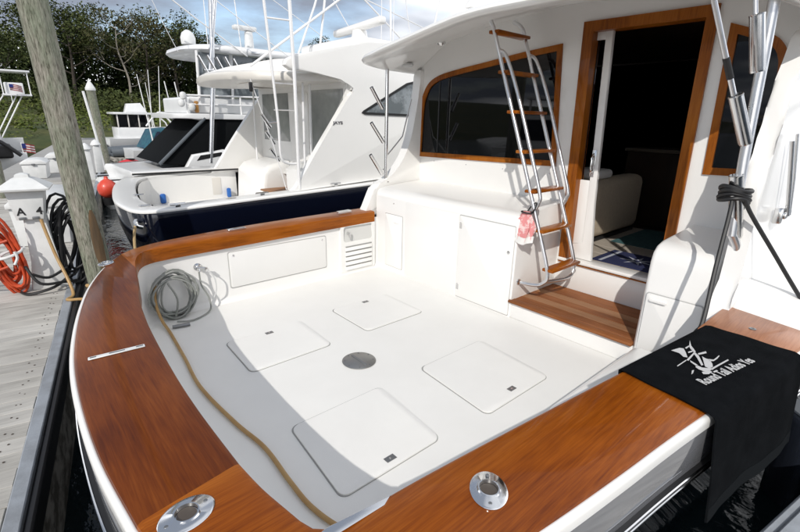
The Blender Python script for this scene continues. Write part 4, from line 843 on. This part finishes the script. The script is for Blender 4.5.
# transom fittings
MB().tube(crv([(1.20, 6.05, .47), (1.14, 6.0, .49), (1.13, 5.97, .44), (1.19, 5.98, .41)], 4), .025, 8).build('stern_eye', CHROME, nb)
tag(tube('mooring_line', crv([(1.13, 6.0, .46), (1.06, 5.85, .30), (1.0, 5.6, .0), (.98, 5.4, -.25), (1.0, 5.3, -.55)], 5), .016, ROPE, None, 8), 'tan mooring line tied to the stern eye of the navy boat', 'rope')
tag(tube('boat_hook', [(.86, 5.75, -.42), (1.0, 5.72, .05), (1.12, 5.6, -.10)], .018, WTUBE, None, 8), 'short white pole floating below the navy stern', 'pole')
# house: starboard side wing, bulkhead, bridge overhang
wing = c2([(3.15, .62), (3.25, .70), (3.6, 1.18), (4.0, 1.70), (4.22, 1.98), (4.35, 2.10), (4.45, 2.22)], 4)
MB().prism(wing[:-4] + [(4.30, 2.10), (4.28, 2.18), (4.1, 2.26), (3.7, 2.29), (3.3, 2.30), (3.2, 2.36), (3.22, 2.43), (3.35, 2.50), (3.65, 2.57), (4.6, 2.78), (5.6, 2.9), (9.0, 3.0), (9.8, .7)], 'Y', 5.975, 6.09, .025, 3, lambda p: (p[0], p[1] + .03 * (p[2] - .7), p[2])).build('house_side', GEL, nb, ang=50)
MB().prism(wing + [(9.2, 2.5), (9.8, .7)], 'Y', 9.15, 9.27, .03, 3).build('house_side', GEL, nb, ang=50)
npart('side_deck', [[(3.2, 5.9, zn(3.2) + .003), (3.2, 6.05, zn(3.2) + .003)], [(9.8, 5.9, zn(9.8) + .02), (9.8, 6.3, zn(9.8) + .02)]], GEL, False)
sw = [(4.46, 1.775), (4.52, 1.75), (6.9, 1.72), (6.9, 2.36), (5.75, 2.34), (5.4, 2.26), (4.5, 1.81)]
fr = MB().holes(sw, [inset(sw, .035)], lambda u, v, d: (u, 5.958 + .03 * (v - .7) + d, v), .03).build('side_window', BLACK, nb)
MB().prism(inset(sw, .03), 'Y', 5.966, 5.972, 0, 2, lambda p: (p[0], p[1] + .03 * (p[2] - .7), p[2])).build('pane', VINYL, fr, smooth=False)
text_mesh('lettering', 'JAYS', .075, mat('grey_script', (.10, .10, .11), .4), nb, frame_M((3.93, 5.972 + .03 * .9, 1.60), (1, 0, 0), (0, .03, 1)) @ Matrix.Diagonal((1.15, .8, 1, 1)) @ Matrix.Shear('XY', 4, (.25, 0)), .003)
box('bulkhead', (4.25, 6.1, .0), (4.33, 9.16, 2.3), GEL, nb, .0)
MB().prism([(3.72, .04), (3.72, .85), (3.85, .95), (4.25, 1.0), (4.25, .04)], 'Y', 6.11, 7.2, .05, 3).build('tackle_centre', GEL, nb, ang=50)
MB().prism([(3.60, .04), (3.66, .70), (3.78, .82), (4.0, .88), (4.25, .90), (4.25, .04)], 'Y', 7.95, 9.14, .11, 5).build('mezzanine_seat', GEL, nb, ang=50)
MB().box((3.62, 7.22, .04), (4.25, 7.93, .40), .02).build('step', GEL, nb); MB().box((3.58, 7.22, .402), (4.25, 7.93, .43), .005).build('step_tread', TEAKC, nb)
MB().prism(rrect(7.25, .45, 7.9, 2.1, .06), 'X', 4.236, 4.249, .004).build('cabin_door', GEL, nb); MB().prism([(6.2, 1.12), (7.2, 1.12), (7.2, 2.12), (6.2, 2.12)], 'X', 4.243, 4.249).build('aft_window', GCURT, nb); MB().prism([(7.95, 1.25), (9.0, 1.25), (9.0, 2.1), (7.95, 2.1)], 'X', 4.243, 4.249).build('aft_window', GCURT, nb)
# overhang
oh = c2([(5.2, 6.14), (4.2, 6.13), (3.4, 6.16), (2.98, 6.42), (2.80, 6.9), (2.75, 7.6), (2.80, 8.3), (2.98, 8.8), (3.4, 9.1), (4.2, 9.2), (5.2, 9.25)], 4)
rows = []
for x, y in oh:
    dz = -.03 * (y - 7.6) ** 2 + .10 * (x - 2.75) * .55; v = Vector((5.2 - x, 7.6 - y)); v.normalize(); r = []
    for ins, z in ((.9, 2.22), (.08, 2.20), (.02, 2.205), (0, 2.235), (.01, 2.30), (.06, 2.33), (.9, 2.36)): r.append((x + v.x * min(ins, 1.0), y + v.y * ins, z + dz))
    rows.append(r)
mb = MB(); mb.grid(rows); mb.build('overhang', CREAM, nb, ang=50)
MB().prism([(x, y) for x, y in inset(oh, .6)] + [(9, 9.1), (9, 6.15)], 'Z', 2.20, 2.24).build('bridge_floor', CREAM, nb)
MB().prism([(3.3, 2.30), (3.22, 2.42), (3.65, 2.56), (4.6, 2.78), (5.6, 2.9), (9.0, 3.0), (9.5, 2.35)], 'Y', 9.08, 9.18, .025, 3).build('bridge_coaming', GEL, nb, ang=50)
MB().box((4.9, 6.7, 2.35), (6.6, 8.6, 3.0), .08, 4).build('helm_console', GEL, nb)
# radar
rd = MB().lathe([(.001, 0), (.17, 0), (.15, .10), (.13, .22), (.001, .24)], (5.5, 7.45, 2.995), 20).build('radar', GEL, nb)
a = Vector((5.60, 8.37, 3.25)); b = Vector((5.41, 6.66, 3.27)); dd = (b - a).normalized(); mb = MB(); mb.box((0, -.075, -.05), ((b - a).length, .075, .075), .04, 4, frame_M(a, dd, (-dd.y, dd.x, 0))); mb.build('antenna_bar', GEL, rd)
mb = MB(); mb.box((.35, -.0765, -.01), (.75, -.0775, .035), 0, 1, frame_M(a, dd, (dd.y, -dd.x, 0))); mb.build('maker_mark', mat('pale_blue_print', (.30, .36, .48), .5), rd)
# ladder and rails, rod holder post
MB().tube([(3.31, 5.99, .69), (3.31, 5.98, 2.2), (3.29, 6.0, 3.6)], .024, 10).build('tower_leg', WTUBE, nb)
MB().tube(crv([(3.30, 6.03, 1.05), (3.17, 6.04, 1.06), (3.07, 6.04, 1.16), (3.06, 6.04, 1.6), (3.02, 6.05, 2.3), (2.95, 6.06, 3.4)], 5), .018, 10).build('tower_leg', WTUBE, nb)
for z in (2.9,): MB().tube([(3.31, 5.985, z), (3.05 - .04 * (z - 1.5), 6.05, z)], .012, 8).build('tower_step', WTUBE, nb)
for (x, y, z, h) in ((4.0, 8.9, .66, 1.55), (3.65, 6.4, .9, 1.3), (3.95, 6.7, .9, 1.3)): MB().tube([(x, y, z), (x + .02, y, z + h)], .018, 8).build('stanchion', WTUBE, nb)
for k, z in enumerate((1.72, 1.50, 1.26)):
    p = Vector((2.86 + .05 * k, 6.12, z)); MB().tube([p, p + Vector((.13, .02, -.17))], .026, 10).build('rod_holder', CHROME, nb); MB().tube([p + Vector((.1, .01, -.11)), (3.06, 6.05, z - .10)], .010, 6).build('bracket', CHROME, nb)
MB().tube([(2.75, 6.15, 2.16), (3.0, 6.1, 1.3), (3.12, 6.03, .69)], .006, 5).build('teaser_line', WTUBE, nb)
MB().box((2.73, 6.12, 2.0), (2.77, 6.17, 2.12), .01).build('clip', BLACK, nb)
# tower and outrigger spars above the bridge
def spar(pts, r=.02, name='outrigger'): MB().tube(pts, r, 8).build(name, WTUBE, nb)
spar([(5.05, 8.1, 2.95), (5.15, 8.0, 3.9), (5.3, 8.0, 6)], .022); spar([(4.45, 8.0, 2.6), (4.9, 8, 3.6), (5.5, 8.0, 5.2)], .02); spar([(6.64, 7.9, 2.95), (6.68, 8.0, 4.3), (6.7, 8, 6)], .022); spar([(7.9, 8.1, 3.0), (8.12, 8.0, 4.3), (8.2, 8, 6)], .024)
spar([(3.6, 8.0, 2.5), (4.6, 8, 3.2), (6.6, 8.0, 4.6), (8.5, 8, 6)], .022); spar([(7.0, 8.0, 3.3), (6.0, 8, 3.9), (5.2, 8, 4.4)], .016); spar([(9.3, 8, 3.2), (7.6, 8, 3.6), (5.6, 8, 3.98), (3.6, 8, 4.3)], .012); spar([(7.4, 8, 3.0), (7.2, 8, 3.6), (6.9, 8, 5)], .008); spar([(5.95, 8, 3.0), (5.2, 8, 3.9), (4.9, 8, 4.6)], .008)
for x in (6.05, 6.35): spar([(x, 7.5, 2.9), (x + .02, 7.5, 5.5)], .007, 'antenna')
tag(MB().box((2.18, 9.10, .121), (2.28, 9.19, .30), .03).build('cleaning_pad', BLUE), 'blue pad leaning in the navy boat cockpit, the larger one', 'pad', 'blue pads'); tag(MB().box((3.42, 9.10, .121), (3.50, 9.18, .31), .03).build('cleaning_pad', BLUE), 'blue pad nearest the cabin of the navy boat cockpit', 'pad', 'blue pads')

# ================================================================== THE FLYBRIDGE CRUISER BEYOND
fb = thing('flybridge_cruiser', 'white flybridge cruiser with hardtop and black cockpit canvas', 'boat', (6, 12.8, -.5))
FO = c2([(2.4, 11.5), (2.3, 11.9), (2.3, 13.6), (2.4, 14.1), (5, 14.3), (9, 14.0), (12.5, 12.8), (9, 11.55), (5, 11.3), (2.4, 11.5)], 5)[:-1]
def fring(s, z): return [(6 + (x - 6) * s, 12.8 + (y - 12.8) * s, z + .03 * (x - 2.4)) for x, y in FO]
mb = MB(); mb.grid([fring(.86, -1.1), fring(.95, -.5), fring(1, .25), fring(1.01, .38), fring(1, .45), fring(.97, .455)], closed=True); mb.build('hull', GEL2, fb, ang=50)
mb = MB(); mb.f([mb.v(p) for p in fring(.975, .44)]); mb.build('deck', GEL2, fb, smooth=False)
MB().prism([(4.6, .5), (4.0, 1.55), (3.6, 1.62), (10, 1.75), (11, .8)], 'Y', 11.65, 11.75, .03, 3).build('house_side', GEL2, fb, ang=50); MB().prism([(4.6, .5), (4.0, 1.55), (3.6, 1.62), (10, 1.75), (11, .8)], 'Y', 13.9, 14.0, .03, 3).build('house_side', GEL2, fb, ang=50)
MB().prism([(5.5, .9), (6.2, 1.45), (9.2, 1.5), (9.9, 1.0)], 'Y', 11.62, 11.645).build('side_window', GLASS, fb)
MB().prism(rrect(3.35, 11.55, 10, 14.05, .35, 6), 'Z', 1.60, 1.72, .03, 3).build('bridge_deck', GEL2, fb)
# sloping black canvas over the cockpit with a grey pipe frame
MB().prism([(2.88, .60), (3.98, 1.60), (5.1, 1.60), (4.55, .62), (4.2, .50)], 'Y', 11.60, 13.9, .02).build('cockpit_canvas', CANV, fb)
MB().tube([(2.86, 11.58, .60), (3.98, 11.58, 1.62)], .04, 8).build('canvas_pipe', SILV, fb)
for x0, x1 in ((4.7, 5.25), (4.85, 5.5), (5.0, 5.7)): MB().tube(crv([(x0, 11.56, .45), (x0 + .12, 11.56, 1.1), (x1, 11.56, 1.6)], 4), .03, 8).build('grab_rail', WTUBE, fb)
MB().prism([(3.3, .42), (3.55, .80), (4.3, .90), (4.7, .55), (4.75, .40)], 'Y', 11.38, 11.55, .05, 3).build('coaming', GEL2, fb); MB().prism([(3.62, .66), (3.72, .78), (4.22, .84), (4.25, .76)], 'Y', 11.374, 11.382).build('coaming_slot', BLACK, fb)
# bridge enclosure
MB().prism([(3.72, 11.75), (3.72, 13.85), (9, 13.6), (9, 12)], 'Z', 1.72, 2.10, .05, 3).build('bridge_coaming', GEL2, fb, ang=50)
ht = MB(); P_ = rrect(3.78, 11.45, 8.6, 14.1, .9, 9)
for z0, z1, gr, m_ in ((3.10, 3.16, .12, CREAM),):
    rows = [[(6.2 + (x - 6.2) * s, 12.8 + (y - 12.8) * s, z) for x, y in P_] for s, z in ((.80, 3.12), (.97, 3.08), (1.0, 3.14), (.985, 3.22), (.9, 3.27), (.5, 3.30))]
    ht.grid(rows, closed=True); ht.bm.verts.ensure_lookup_table(); n_ = len(P_); ht.f(ht.bm.verts[:n_]); ht.f(ht.bm.verts[-n_:]); hto = ht.build('hardtop', GEL2, fb, ang=60)
for i, x in enumerate((3.95, 4.75, 5.6, 6.6, 7.6)): MB().tube([(x, 11.72, 1.9), (x + .05, 11.72, 3.1)], .035, 8).build('stanchion', WTUBE, fb)
for i, (x0, x1) in enumerate(((4.0, 4.72), (4.82, 5.56), (5.68, 6.55), (6.7, 7.5))): MB().prism([(x0, 2.12), (x1, 2.12), (x1 + .04, 3.08), (x0 + .04, 3.08)], 'Y', 11.75, 11.757).build('vinyl_curtain', VINYL, fb)
for z in (1.92, 2.12): MB().tube([(3.62, 11.62, z), (5.6, 11.62, z + .02)], .022, 8).build('bridge_rail', WTUBE, fb)
for x in (3.62, 4.2, 4.9): MB().tube([(x, 11.62, 1.72), (x, 11.62, 2.13)], .02, 8).build('rail_post', WTUBE, fb)
MB().lathe([(.02, 0), (.16, .02), (.17, .16), (.13, .27), (.05, .33), (.005, .34)], (4.1, 12.5, 3.29), 18).build('satellite_dome', WHITEP, fb)
rb = MB().lathe([(.001, 0), (.12, 0), (.10, .45), (.001, .46)], (5.55, 12.3, 3.28), 14).build('radar_mast', WHITEP, fb); MB().box((5.15, 12.2, 3.75), (5.75, 12.4, 3.86), .04).build('radar_bar', WHITEP, rb)
MB().tube([(3.95, 11.42, .6), (4.2, 11.42, 2.4), (4.35, 11.42, 4.4)], .055, 10).build('tower_leg', ALU, fb); MB().tube([(4.14, 11.40, 2.6), (4.47, 11.40, 4.4)], .04, 10).build('tower_leg', ALU, fb)
for k in range(5):
    p = Vector((3.98 + .20 * k, 11.36, 2.78 + .02 * (k % 2))); MB().tube([p + Vector((.12, 0, -.20)), p + Vector((-.08, 0, .18))], .032, 8).build('rod_holder', CHROME, fb)
MB().tube([(4.0, 11.36, 2.66), (5.0, 11.36, 2.7)], .03, 8).build('rod_rack', CHROME, fb); MB().tube([(4.2, 11.4, 2.3), (5.0, 11.36, 2.68)], .03, 8).build('rack_brace', CHROME, fb)
for k, (x, z) in enumerate(((3.55, 2.02), (3.72, 1.78), (3.5, 1.86))): MB().lathe([(.02, 0), (.06, .02), (.08, .08), (.06, .15), (.01, .17)], (x, 11.6, z), 12).build('spotlight', WHITEP, fb)
MB().box((3.80, 11.6, 1.74), (3.88, 11.7, 2.0), .02).build('life_ring_case', mat('amber_case', (.35, .17, .04), .5), fb)
MB().tube([(2.6, 11.45, 4.6), (4.0, 11.45, 3.7), (5.1, 11.45, 3.05)], .014, 6).build('outrigger', WTUBE, fb); MB().tube([(4.6, 12.6, 3.3), (4.6, 12.6, 6)], .010, 6).build('antenna', WTUBE, fb)

# ================================================================== SMALLER BOATS AND THINGS FARTHER OFF
def hullform(parent, x0, x1, yc, w, z0, z1, m, name='hull', sheer=.15, bow=1):
    """small boat hull lying along X with its bow at x1"""
    rows = []
    for i in range(15):
        f = i / 14; x = x0 + (x1 - x0) * f; b = w / 2 * (1 - max(0, (f - .45) / .55) ** 2.2) * (.9 + .1 * min(1, f * 4)); s = z1 + sheer * f ** 2
        rows.append([(x, yc - b, s), (x, yc - b * .98, s - .06), (x, yc - b * .8, (s + z0) / 2), (x, yc - b * .35, z0), (x, yc + b * .35, z0), (x, yc + b * .8, (s + z0) / 2), (x, yc + b * .98, s - .06), (x, yc + b, s), (x, yc + b * .85, s + .01), (x, yc - b * .85, s + .01)])
    mb = MB(); mb.grid(rows, closed=True); mb.bm.verts.ensure_lookup_table(); mb.f(mb.bm.verts[:10]); mb.f(mb.bm.verts[-10:]); return mb.build(name, m, parent, ang=50)
ph = thing('pilothouse_boat', 'small white pilothouse boat with three upright windows near the bank', 'boat', (6.6, 30, -.5))
hullform(ph, 5.0, 10.5, 30.6, 2.3, -.8, .35, GEL2); box('cabin', (5.5, 29.75, .35), (8.4, 31.4, .95), GEL2, ph, .05)
for k in range(4): box('window_post', (5.52 + k * .52, 29.74, .95), (5.58 + k * .52, 29.8, 1.62), CREAM, ph, .004)
for k in range(3): box('window', (5.585 + k * .52, 29.76, .96), (6.035 + k * .52, 29.78, 1.6), GLASS, ph, 0)
box('wheelhouse', (5.5, 29.8, .95), (7.2, 31.3, 1.61), GLASS, ph, .01); box('roof', (5.38, 29.6, 1.62), (7.5, 31.5, 1.74), GEL2, ph, .03); MB().prism([(6.1, 1.74), (6.25, 2.2), (6.9, 2.25), (7.2, 1.74)], 'Y', 30.2, 30.9, .05).build('air_vent', GEL2, ph)
ex = thing('express_boat', 'small boat with teal and navy canvas around its windshield', 'boat', (5.8, 22, -.5))
hullform(ex, 4.4, 9.5, 22.5, 2.2, -.8, .25, GEL2); MB().prism([(4.9, .3), (5.35, 1.05), (6.0, 1.12), (6.1, .3)], 'Y', 21.6, 23.3, .05).build('canvas', TEALC, ex); MB().prism([(5.0, .30), (5.4, .98), (5.5, .98), (5.2, .30)], 'Y', 21.56, 21.6).build('canvas_panel', NAVC, ex)
MB().prism([(6.05, .35), (6.35, 1.05), (6.9, 1.0), (7.5, .4)], 'Y', 21.55, 21.62).build('windshield', VINYL, ex); MB().tube([(6.1, 21.5, .35), (5.75, 21.5, 1.35), (5.6, 21.5, 1.5)], .03, 8).build('frame', WTUBE, ex)
MB().tube(crv([(5.0, 21.5, 1.2), (5.35, 21.5, 1.6), (5.6, 21.5, 1.75), (5.9, 21.5, 1.45), (6.1, 21.5, 1.1)], 5), .035, 8).build('radar_arch', WTUBE, ex)
for x in (6.3, 6.7): MB().tube([(x, 22, 1.0), (x - .25, 22, 3.0)], .02, 6).build('rod', WTUBE, ex)
cr = thing('cuddy_boat', 'low white cuddy boat with blue cover beyond the teal canvas boat', 'boat', (8.3, 26, -.5)); hullform(cr, 6.4, 11.5, 26.4, 2.3, -.8, .5, GEL2); box('cabin', (7.3, 25.4, .5), (10, 27.3, 1.15), GEL2, cr, .12, 3); MB().prism([(7.5, 1.15), (7.7, 1.6), (8.9, 1.6), (9.2, 1.15)], 'Y', 25.5, 27.2, .06).build('cover', NAVC, cr); box('hardtop', (7.0, 25.4, 1.70), (9.4, 27.2, 1.80), GEL2, cr, .03); 
for x in (7.2, 9.2): box('post', (x, 25.45, 1.15), (x + .05, 25.5, 1.71), WTUBE, cr, .004)
ob = thing('outboard_skiff', 'small skiff with a grey outboard motor tilted beside the navy boat', 'boat', (4.0, 17, -.5)); hullform(ob, 3.9, 7.8, 16.8, 1.6, -.7, .0, GEL2)
MB().prism([(3.70, .10), (3.66, .48), (3.80, .62), (4.10, .62), (4.22, .45), (4.12, .10)], 'Y', 16.4, 16.75, .06, 3).build('outboard_cowl', GREYP, ob); MB().box((3.80, 16.48, -.45), (4.05, 16.66, .10), .03).build('outboard_leg', GREYP, ob)
MB().tube([(4.3, 16.1, .0), (4.5, 16.1, .35), (4.2, 16.1, .55)], .03, 6).build('steering_frame', BLACK, ob); box('console', (5.2, 16.5, .0), (5.7, 17.2, .7), BLACK, ob, .03)
inf = thing('inflatable_dinghy', 'dark grey inflatable dinghy on the float by the capped piling', 'dinghy', (4.6, 24, -.5))
mb = MB(); mb.tube(crv([(4.0, 23.6, .05), (4.6, 23.5, .08), (5.15, 23.6, .12), (5.35, 24, .2), (5.15, 24.4, .12), (4.6, 24.5, .08), (4.0, 24.4, .05)], 5), .2, 12); mb.build('tube', SILV, inf); box('floor', (4.0, 23.6, -.15), (5.15, 24.4, -.02), SILV, inf, .02); tag(MB().box((3.7, 22.8, -.75), (6.2, 25.0, -.16), .03).build('float', CONC), 'low grey float under the inflatable dinghy', 'float')
kf = MB().box((2.95, 18.9, -.7), (5.2, 21.0, -.28), .03).build('float', CONC); tag(kf, 'grey swim float carrying the red kayak', 'float')
ky = thing('kayak', 'red plastic kayak lying on the far float', 'kayak', (3.95, 20, -.2)); mb = MB()
kp = [(3.45 + i * .075, 20 + .05 * math.sin(i), -.12) for i in range(13)]; mb.tube(kp, [max(.02, .17 * math.sin(PI * (i + .3) / 12.6)) for i in range(13)], 12); mb.build('shell', RED, ky); MB().lathe([(.02, 0), (.14, 0), (.15, .03), (.12, .04)], (3.95, 20, .02), 14).build('cockpit_rim', BLACK, ky)
tag(MB().box((3.45, 19.2, -.277), (4.1, 19.6, -.10), .05, 3).build('crate', YEL), 'yellow crate on the float in front of the red kayak', 'crate')
bo = thing('mooring_buoy', 'round orange red buoy hanging off the dock by the navy transom', 'buoy', (1.67, 11, .05)); mb = MB(); mb.lathe([(.002, -.19), (.10, -.165), (.17, -.09), (.19, 0), (.17, .09), (.10, .165), (.04, .20), (.035, .25), (.002, .25)], (1.67, 11, .21), 20); mb.build('ball', REDOR, bo, ang=70); MB().lathe([(.02, -.15), (.10, -.15), (.12, 0), (.02, .02)], (1.67, 11, .03), 14).build('collar', BLACK, bo)
jb = thing('jet_ski_cover', 'white moulded lift with black straps along the dock edge', 'lift', (2.3, 13.5, -.5)); MB().prism([(1.9, -.6), (1.9, -.05), (2.0, .10), (2.5, .12), (2.75, -.1), (2.75, -.6)], 'Y', 12.6, 14.8, .06, 3).build('shell', WHITEP, jb)
for y in (13.1, 14.2): MB().box((1.98, y, .08), (2.52, y + .06, .135), .01).build('strap', BLACK, jb)
# dock furniture and flagged boat at far left
for i, (x, y) in enumerate(((1.85, 14.4), (2.35, 16.2))):
    p2 = thing('bollard_light', ('white dock light post before the capped piling', 'white dock light post right behind the big piling')[1 - i], 'light post', (x, y, 0), 'white dock light posts'); MB().prism([(x - .10, 0), (x + .10, 0), (x + .08, .78), (x - .08, .78)], 'Y', y - .09, y + .09, .02).build('post', WHITEP, p2); MB().lathe([(.13, .78), (.14, .80), (.08, .90), (.01, .95)], (x, y, 0), 12).build('cap', WHITEP, p2)
tb = thing('tower_boat', 'white tower boat flying a striped flag at the far left', 'boat', (1.6, 35, -.5)); hullform(tb, -4.6, 1.6, 35.6, 2.4, -.8, .05, GEL2); box('cabin', (-2.5, 34.6, .05), (.6, 36.6, .75), GEL2, tb, .1, 3)
for x0, x1 in ((.3, 1.75), (.55, 2.0), (-.6, 1.2)): MB().tube([(x0, 34.7, .1), (x1, 34.9, 2.6)], .035, 6).build('tower_leg', WTUBE, tb)
box('tower_platform', (1.1, 34.6, 2.5), (2.4, 36, 2.6), GEL2, tb, .02); box('tower_roof', (.8, 34.5, 3.75), (2.5, 36.1, 3.85), GEL2, tb, .03); box('control_pod', (1.25, 34.8, 2.6), (2.1, 35.4, 3.2), GEL2, tb, .05)
for x in (1.15, 2.35): MB().tube([(x, 34.65, 2.6), (x, 34.65, 3.78)], .03, 6).build('roof_post', WTUBE, tb)
def flag(label, x, y, z, w, h, g='striped flags'):
    t = thing('flag', label, 'flag', (x, y, z - .6), g); MB().tube([(x, y, z - .6), (x, y, z + h + .05)], .018, 6).build('staff', WTUBE, t); n = 7
    for k in range(n):
        rows = [[(x + w * i / 8, y + .06 * math.sin(i * .9) - .02 * dz_, z - .18 * w * i / 8 * (i / 8) + h * (k + dz_) / n) for dz_ in (0, 1)] for i in range(9)]; mb = MB(); mb.grid(rows); mb.build('stripe', FLAGR if k % 2 == 0 else FLAGW, t)
    mb = MB(); mb.grid([[(x + w * .42 * i / 4, y + .06 * math.sin(i * .4 * .9) - .03, z - .05 * w * i / 40 + h * (.45 + .55 * d_)) for d_ in (0, 1)] for i in range(5)]); mb.build('canton', FLAGB, t)
flag('striped flag hanging on the tower boat', 1.45, 34.4, 2.78, .55, .32); flag('small striped flag on a staff beyond the dock boxes', .98, 24, .12, .4, .34)
bw = thing('work_boat', 'black and white work boat moored left of the far dock', 'boat', (-.6, 22, -.5)); hullform(bw, -4, 1.0, 22, 1.9, -.8, .1, GEL2); MB().box((-1.2, 21.3, .1), (.6, 22.6, .55), .08, 3).build('engine_box', BLACK, bw); MB().tube(crv([(-.6, 21.2, .1), (-.4, 21.2, .85), (.2, 21.2, .75), (.8, 21.2, .2)], 5), .07, 8).build('arm', BLACK, bw)

random.seed(41)
for (a, b, r_) in (((2.3, 11.2, 5.4), (6.0, 10.6, 2.9), .009), ((3.2, 11.2, 5.6), (7.6, 10.2, 3.0), .008), ((2.9, 11.4, 4.5), (3.5, 11.4, 3.0), .006), ((4.9, 11.3, 3.1), (4.75, 11.3, 5.4), .012), ((6.3, 11.4, 3.2), (6.2, 11.4, 5.6), .010)):
    m_ = [Vector(a).lerp(Vector(b), t) - Vector((0, 0, .25 * t * (1 - t))) for t in (0, .25, .5, .75, 1)]; MB().tube(m_, r_, 5).build('stay', WTUBE, fb)
# extra fittings on the cruiser and navy boat
for k in range(4): MB().tube([(6.6 + .5 * k, 11.62, 1.75), (6.6 + .5 * k, 11.62, 2.5)], .02, 6).build('rail_post', WTUBE, fb)
MB().tube([(5.6, 11.62, 2.14), (6.6, 11.62, 2.48), (8.6, 11.62, 2.52)], .022, 6).build('bridge_rail', WTUBE, fb)
for x in (4.2, 5.2, 6.4): MB().box((x, 11.44, 3.12), (x + .22, 11.5, 3.18), .01).build('deck_light', CHROME, fb)
for k, x in enumerate((1.6, 2.7, 3.9)): MB().tube([(x - .09, 5.93, zn(x) + .04), (x + .09, 5.93, zn(x) + .04)], .014, 8).build('cleat', CHROME, nb); MB().box((x - .03, 5.915, zn(x)), (x + .03, 5.945, zn(x) + .04), .004).build('cleat_base', CHROME, nb)
for z in (1.28, 1.62): MB().tube([(3.02, 6.07, z + .5), (3.30, 5.99, z + .5)], .010, 6).build('grab_bar', CHROME, nb)
# nail heads in the near planks
mb = MB(); random.seed(2)
for i in range(60):
    a_ = -5.9 + i * .1405
    for b_ in (.14, .17, 1.0, 1.03): 
        c_ = D(a_ + random.uniform(-.03, .03), b_ + random.uniform(-.004, .004), .0); mb.lathe([(.001, .0005), (.0065, .0005), (.005, .0022), (.001, .0024)], c_, 6)
nl = mb.build('nail_heads', mat('rusty_nail', (.06, .045, .035), .7), dock); nl['kind'] = 'stuff'
# hinges and catches on the cockpit doors
for y in (2.24, 2.77):
    for z in (.10, .75): pass
for z in (.12, .74): MB().box((XF - .0125, 2.785, z - .03), (XF - .0095, 2.815, z + .03), .001, 1).build('hinge', CHROME, boat)
MB().lathe([(.001, 0), (.016, 0), (.015, .004), (.001, .005)], (XF - .0095, 2.235, .60), 14, Matrix.Rotation(-PI / 2, 4, 'Y')).build('catch', CHROME, boat)
for x in (1.53, 2.50): MB().lathe([(.001, 0), (.011, 0), (.010, .003), (.001, .004)], (x, 4.088, .445), 12, Matrix.Rotation(PI / 2, 4, 'X')).build('catch', CHROME, boat)
for y in (2.36, 2.9, 3.4, 3.9): MB().lathe([(.001, 0), (.006, 0), (.005, .004), (.001, .005)], (XB - .0005, y, 1.225), 8, Matrix.Rotation(-PI / 2, 4, 'Y')).build('snap', CHROME, boat)
# boat across the dock, seen only as a reflection in the dark cabin windows
rb_ = thing('motor_boat', 'white motor boat across the dock mirrored in the dark cabin windows', 'boat', (-7, 8.5, -.5)); hullform(rb_, -12, -3.2, 8.6, 3.2, -.8, .8, GEL); box('cabin', (-9.5, 7.4, .8), (-5.6, 9.8, 1.9), GEL, rb_, .15, 3); MB().prism([(-5.62, 1.1), (-5.58, 1.75), (-5.58, 1.75 + .001), (-5.56, 1.1)], 'Y', 7.7, 9.5).build('windshield', GLASS, rb_); box('bridge', (-9, 7.6, 2.4), (-6.2, 9.6, 2.5), GEL, rb_, .04)
for x in (-8.8, -6.4):
    for y in (7.7, 9.5): box('post', (x, y, 1.9), (x + .06, y + .06, 2.4), WTUBE, rb_, .004)
MB().prism([(-9.2, 1.2), (-5.9, 1.2), (-6.2, 1.7), (-9.0, 1.7)], 'Y', 7.385, 7.395).build('side_window', GLASS, rb_)

for k, (x, y, z0, h, lean) in enumerate(((5.0, 20.5, .5, 2.6, -.3), (5.9, 24.5, .6, 3.0, .2), (7.2, 29.0, .9, 2.4, -.2), (6.9, 27.0, 1.2, 2.8, .35))):
    tag(MB().tube([(x, y, z0 - .6), (x + lean, y, z0 + h)], [.03, .012], 6).build('whip_aerial', WTUBE), ('thin white whip aerial nearest the black canvas', 'thin white whip aerial behind the inflatable dinghy', 'thin white whip aerial on the pilothouse boat', 'thin white whip aerial on the low cuddy boat')[k], 'aerial', 'whip aerials on the small boats')
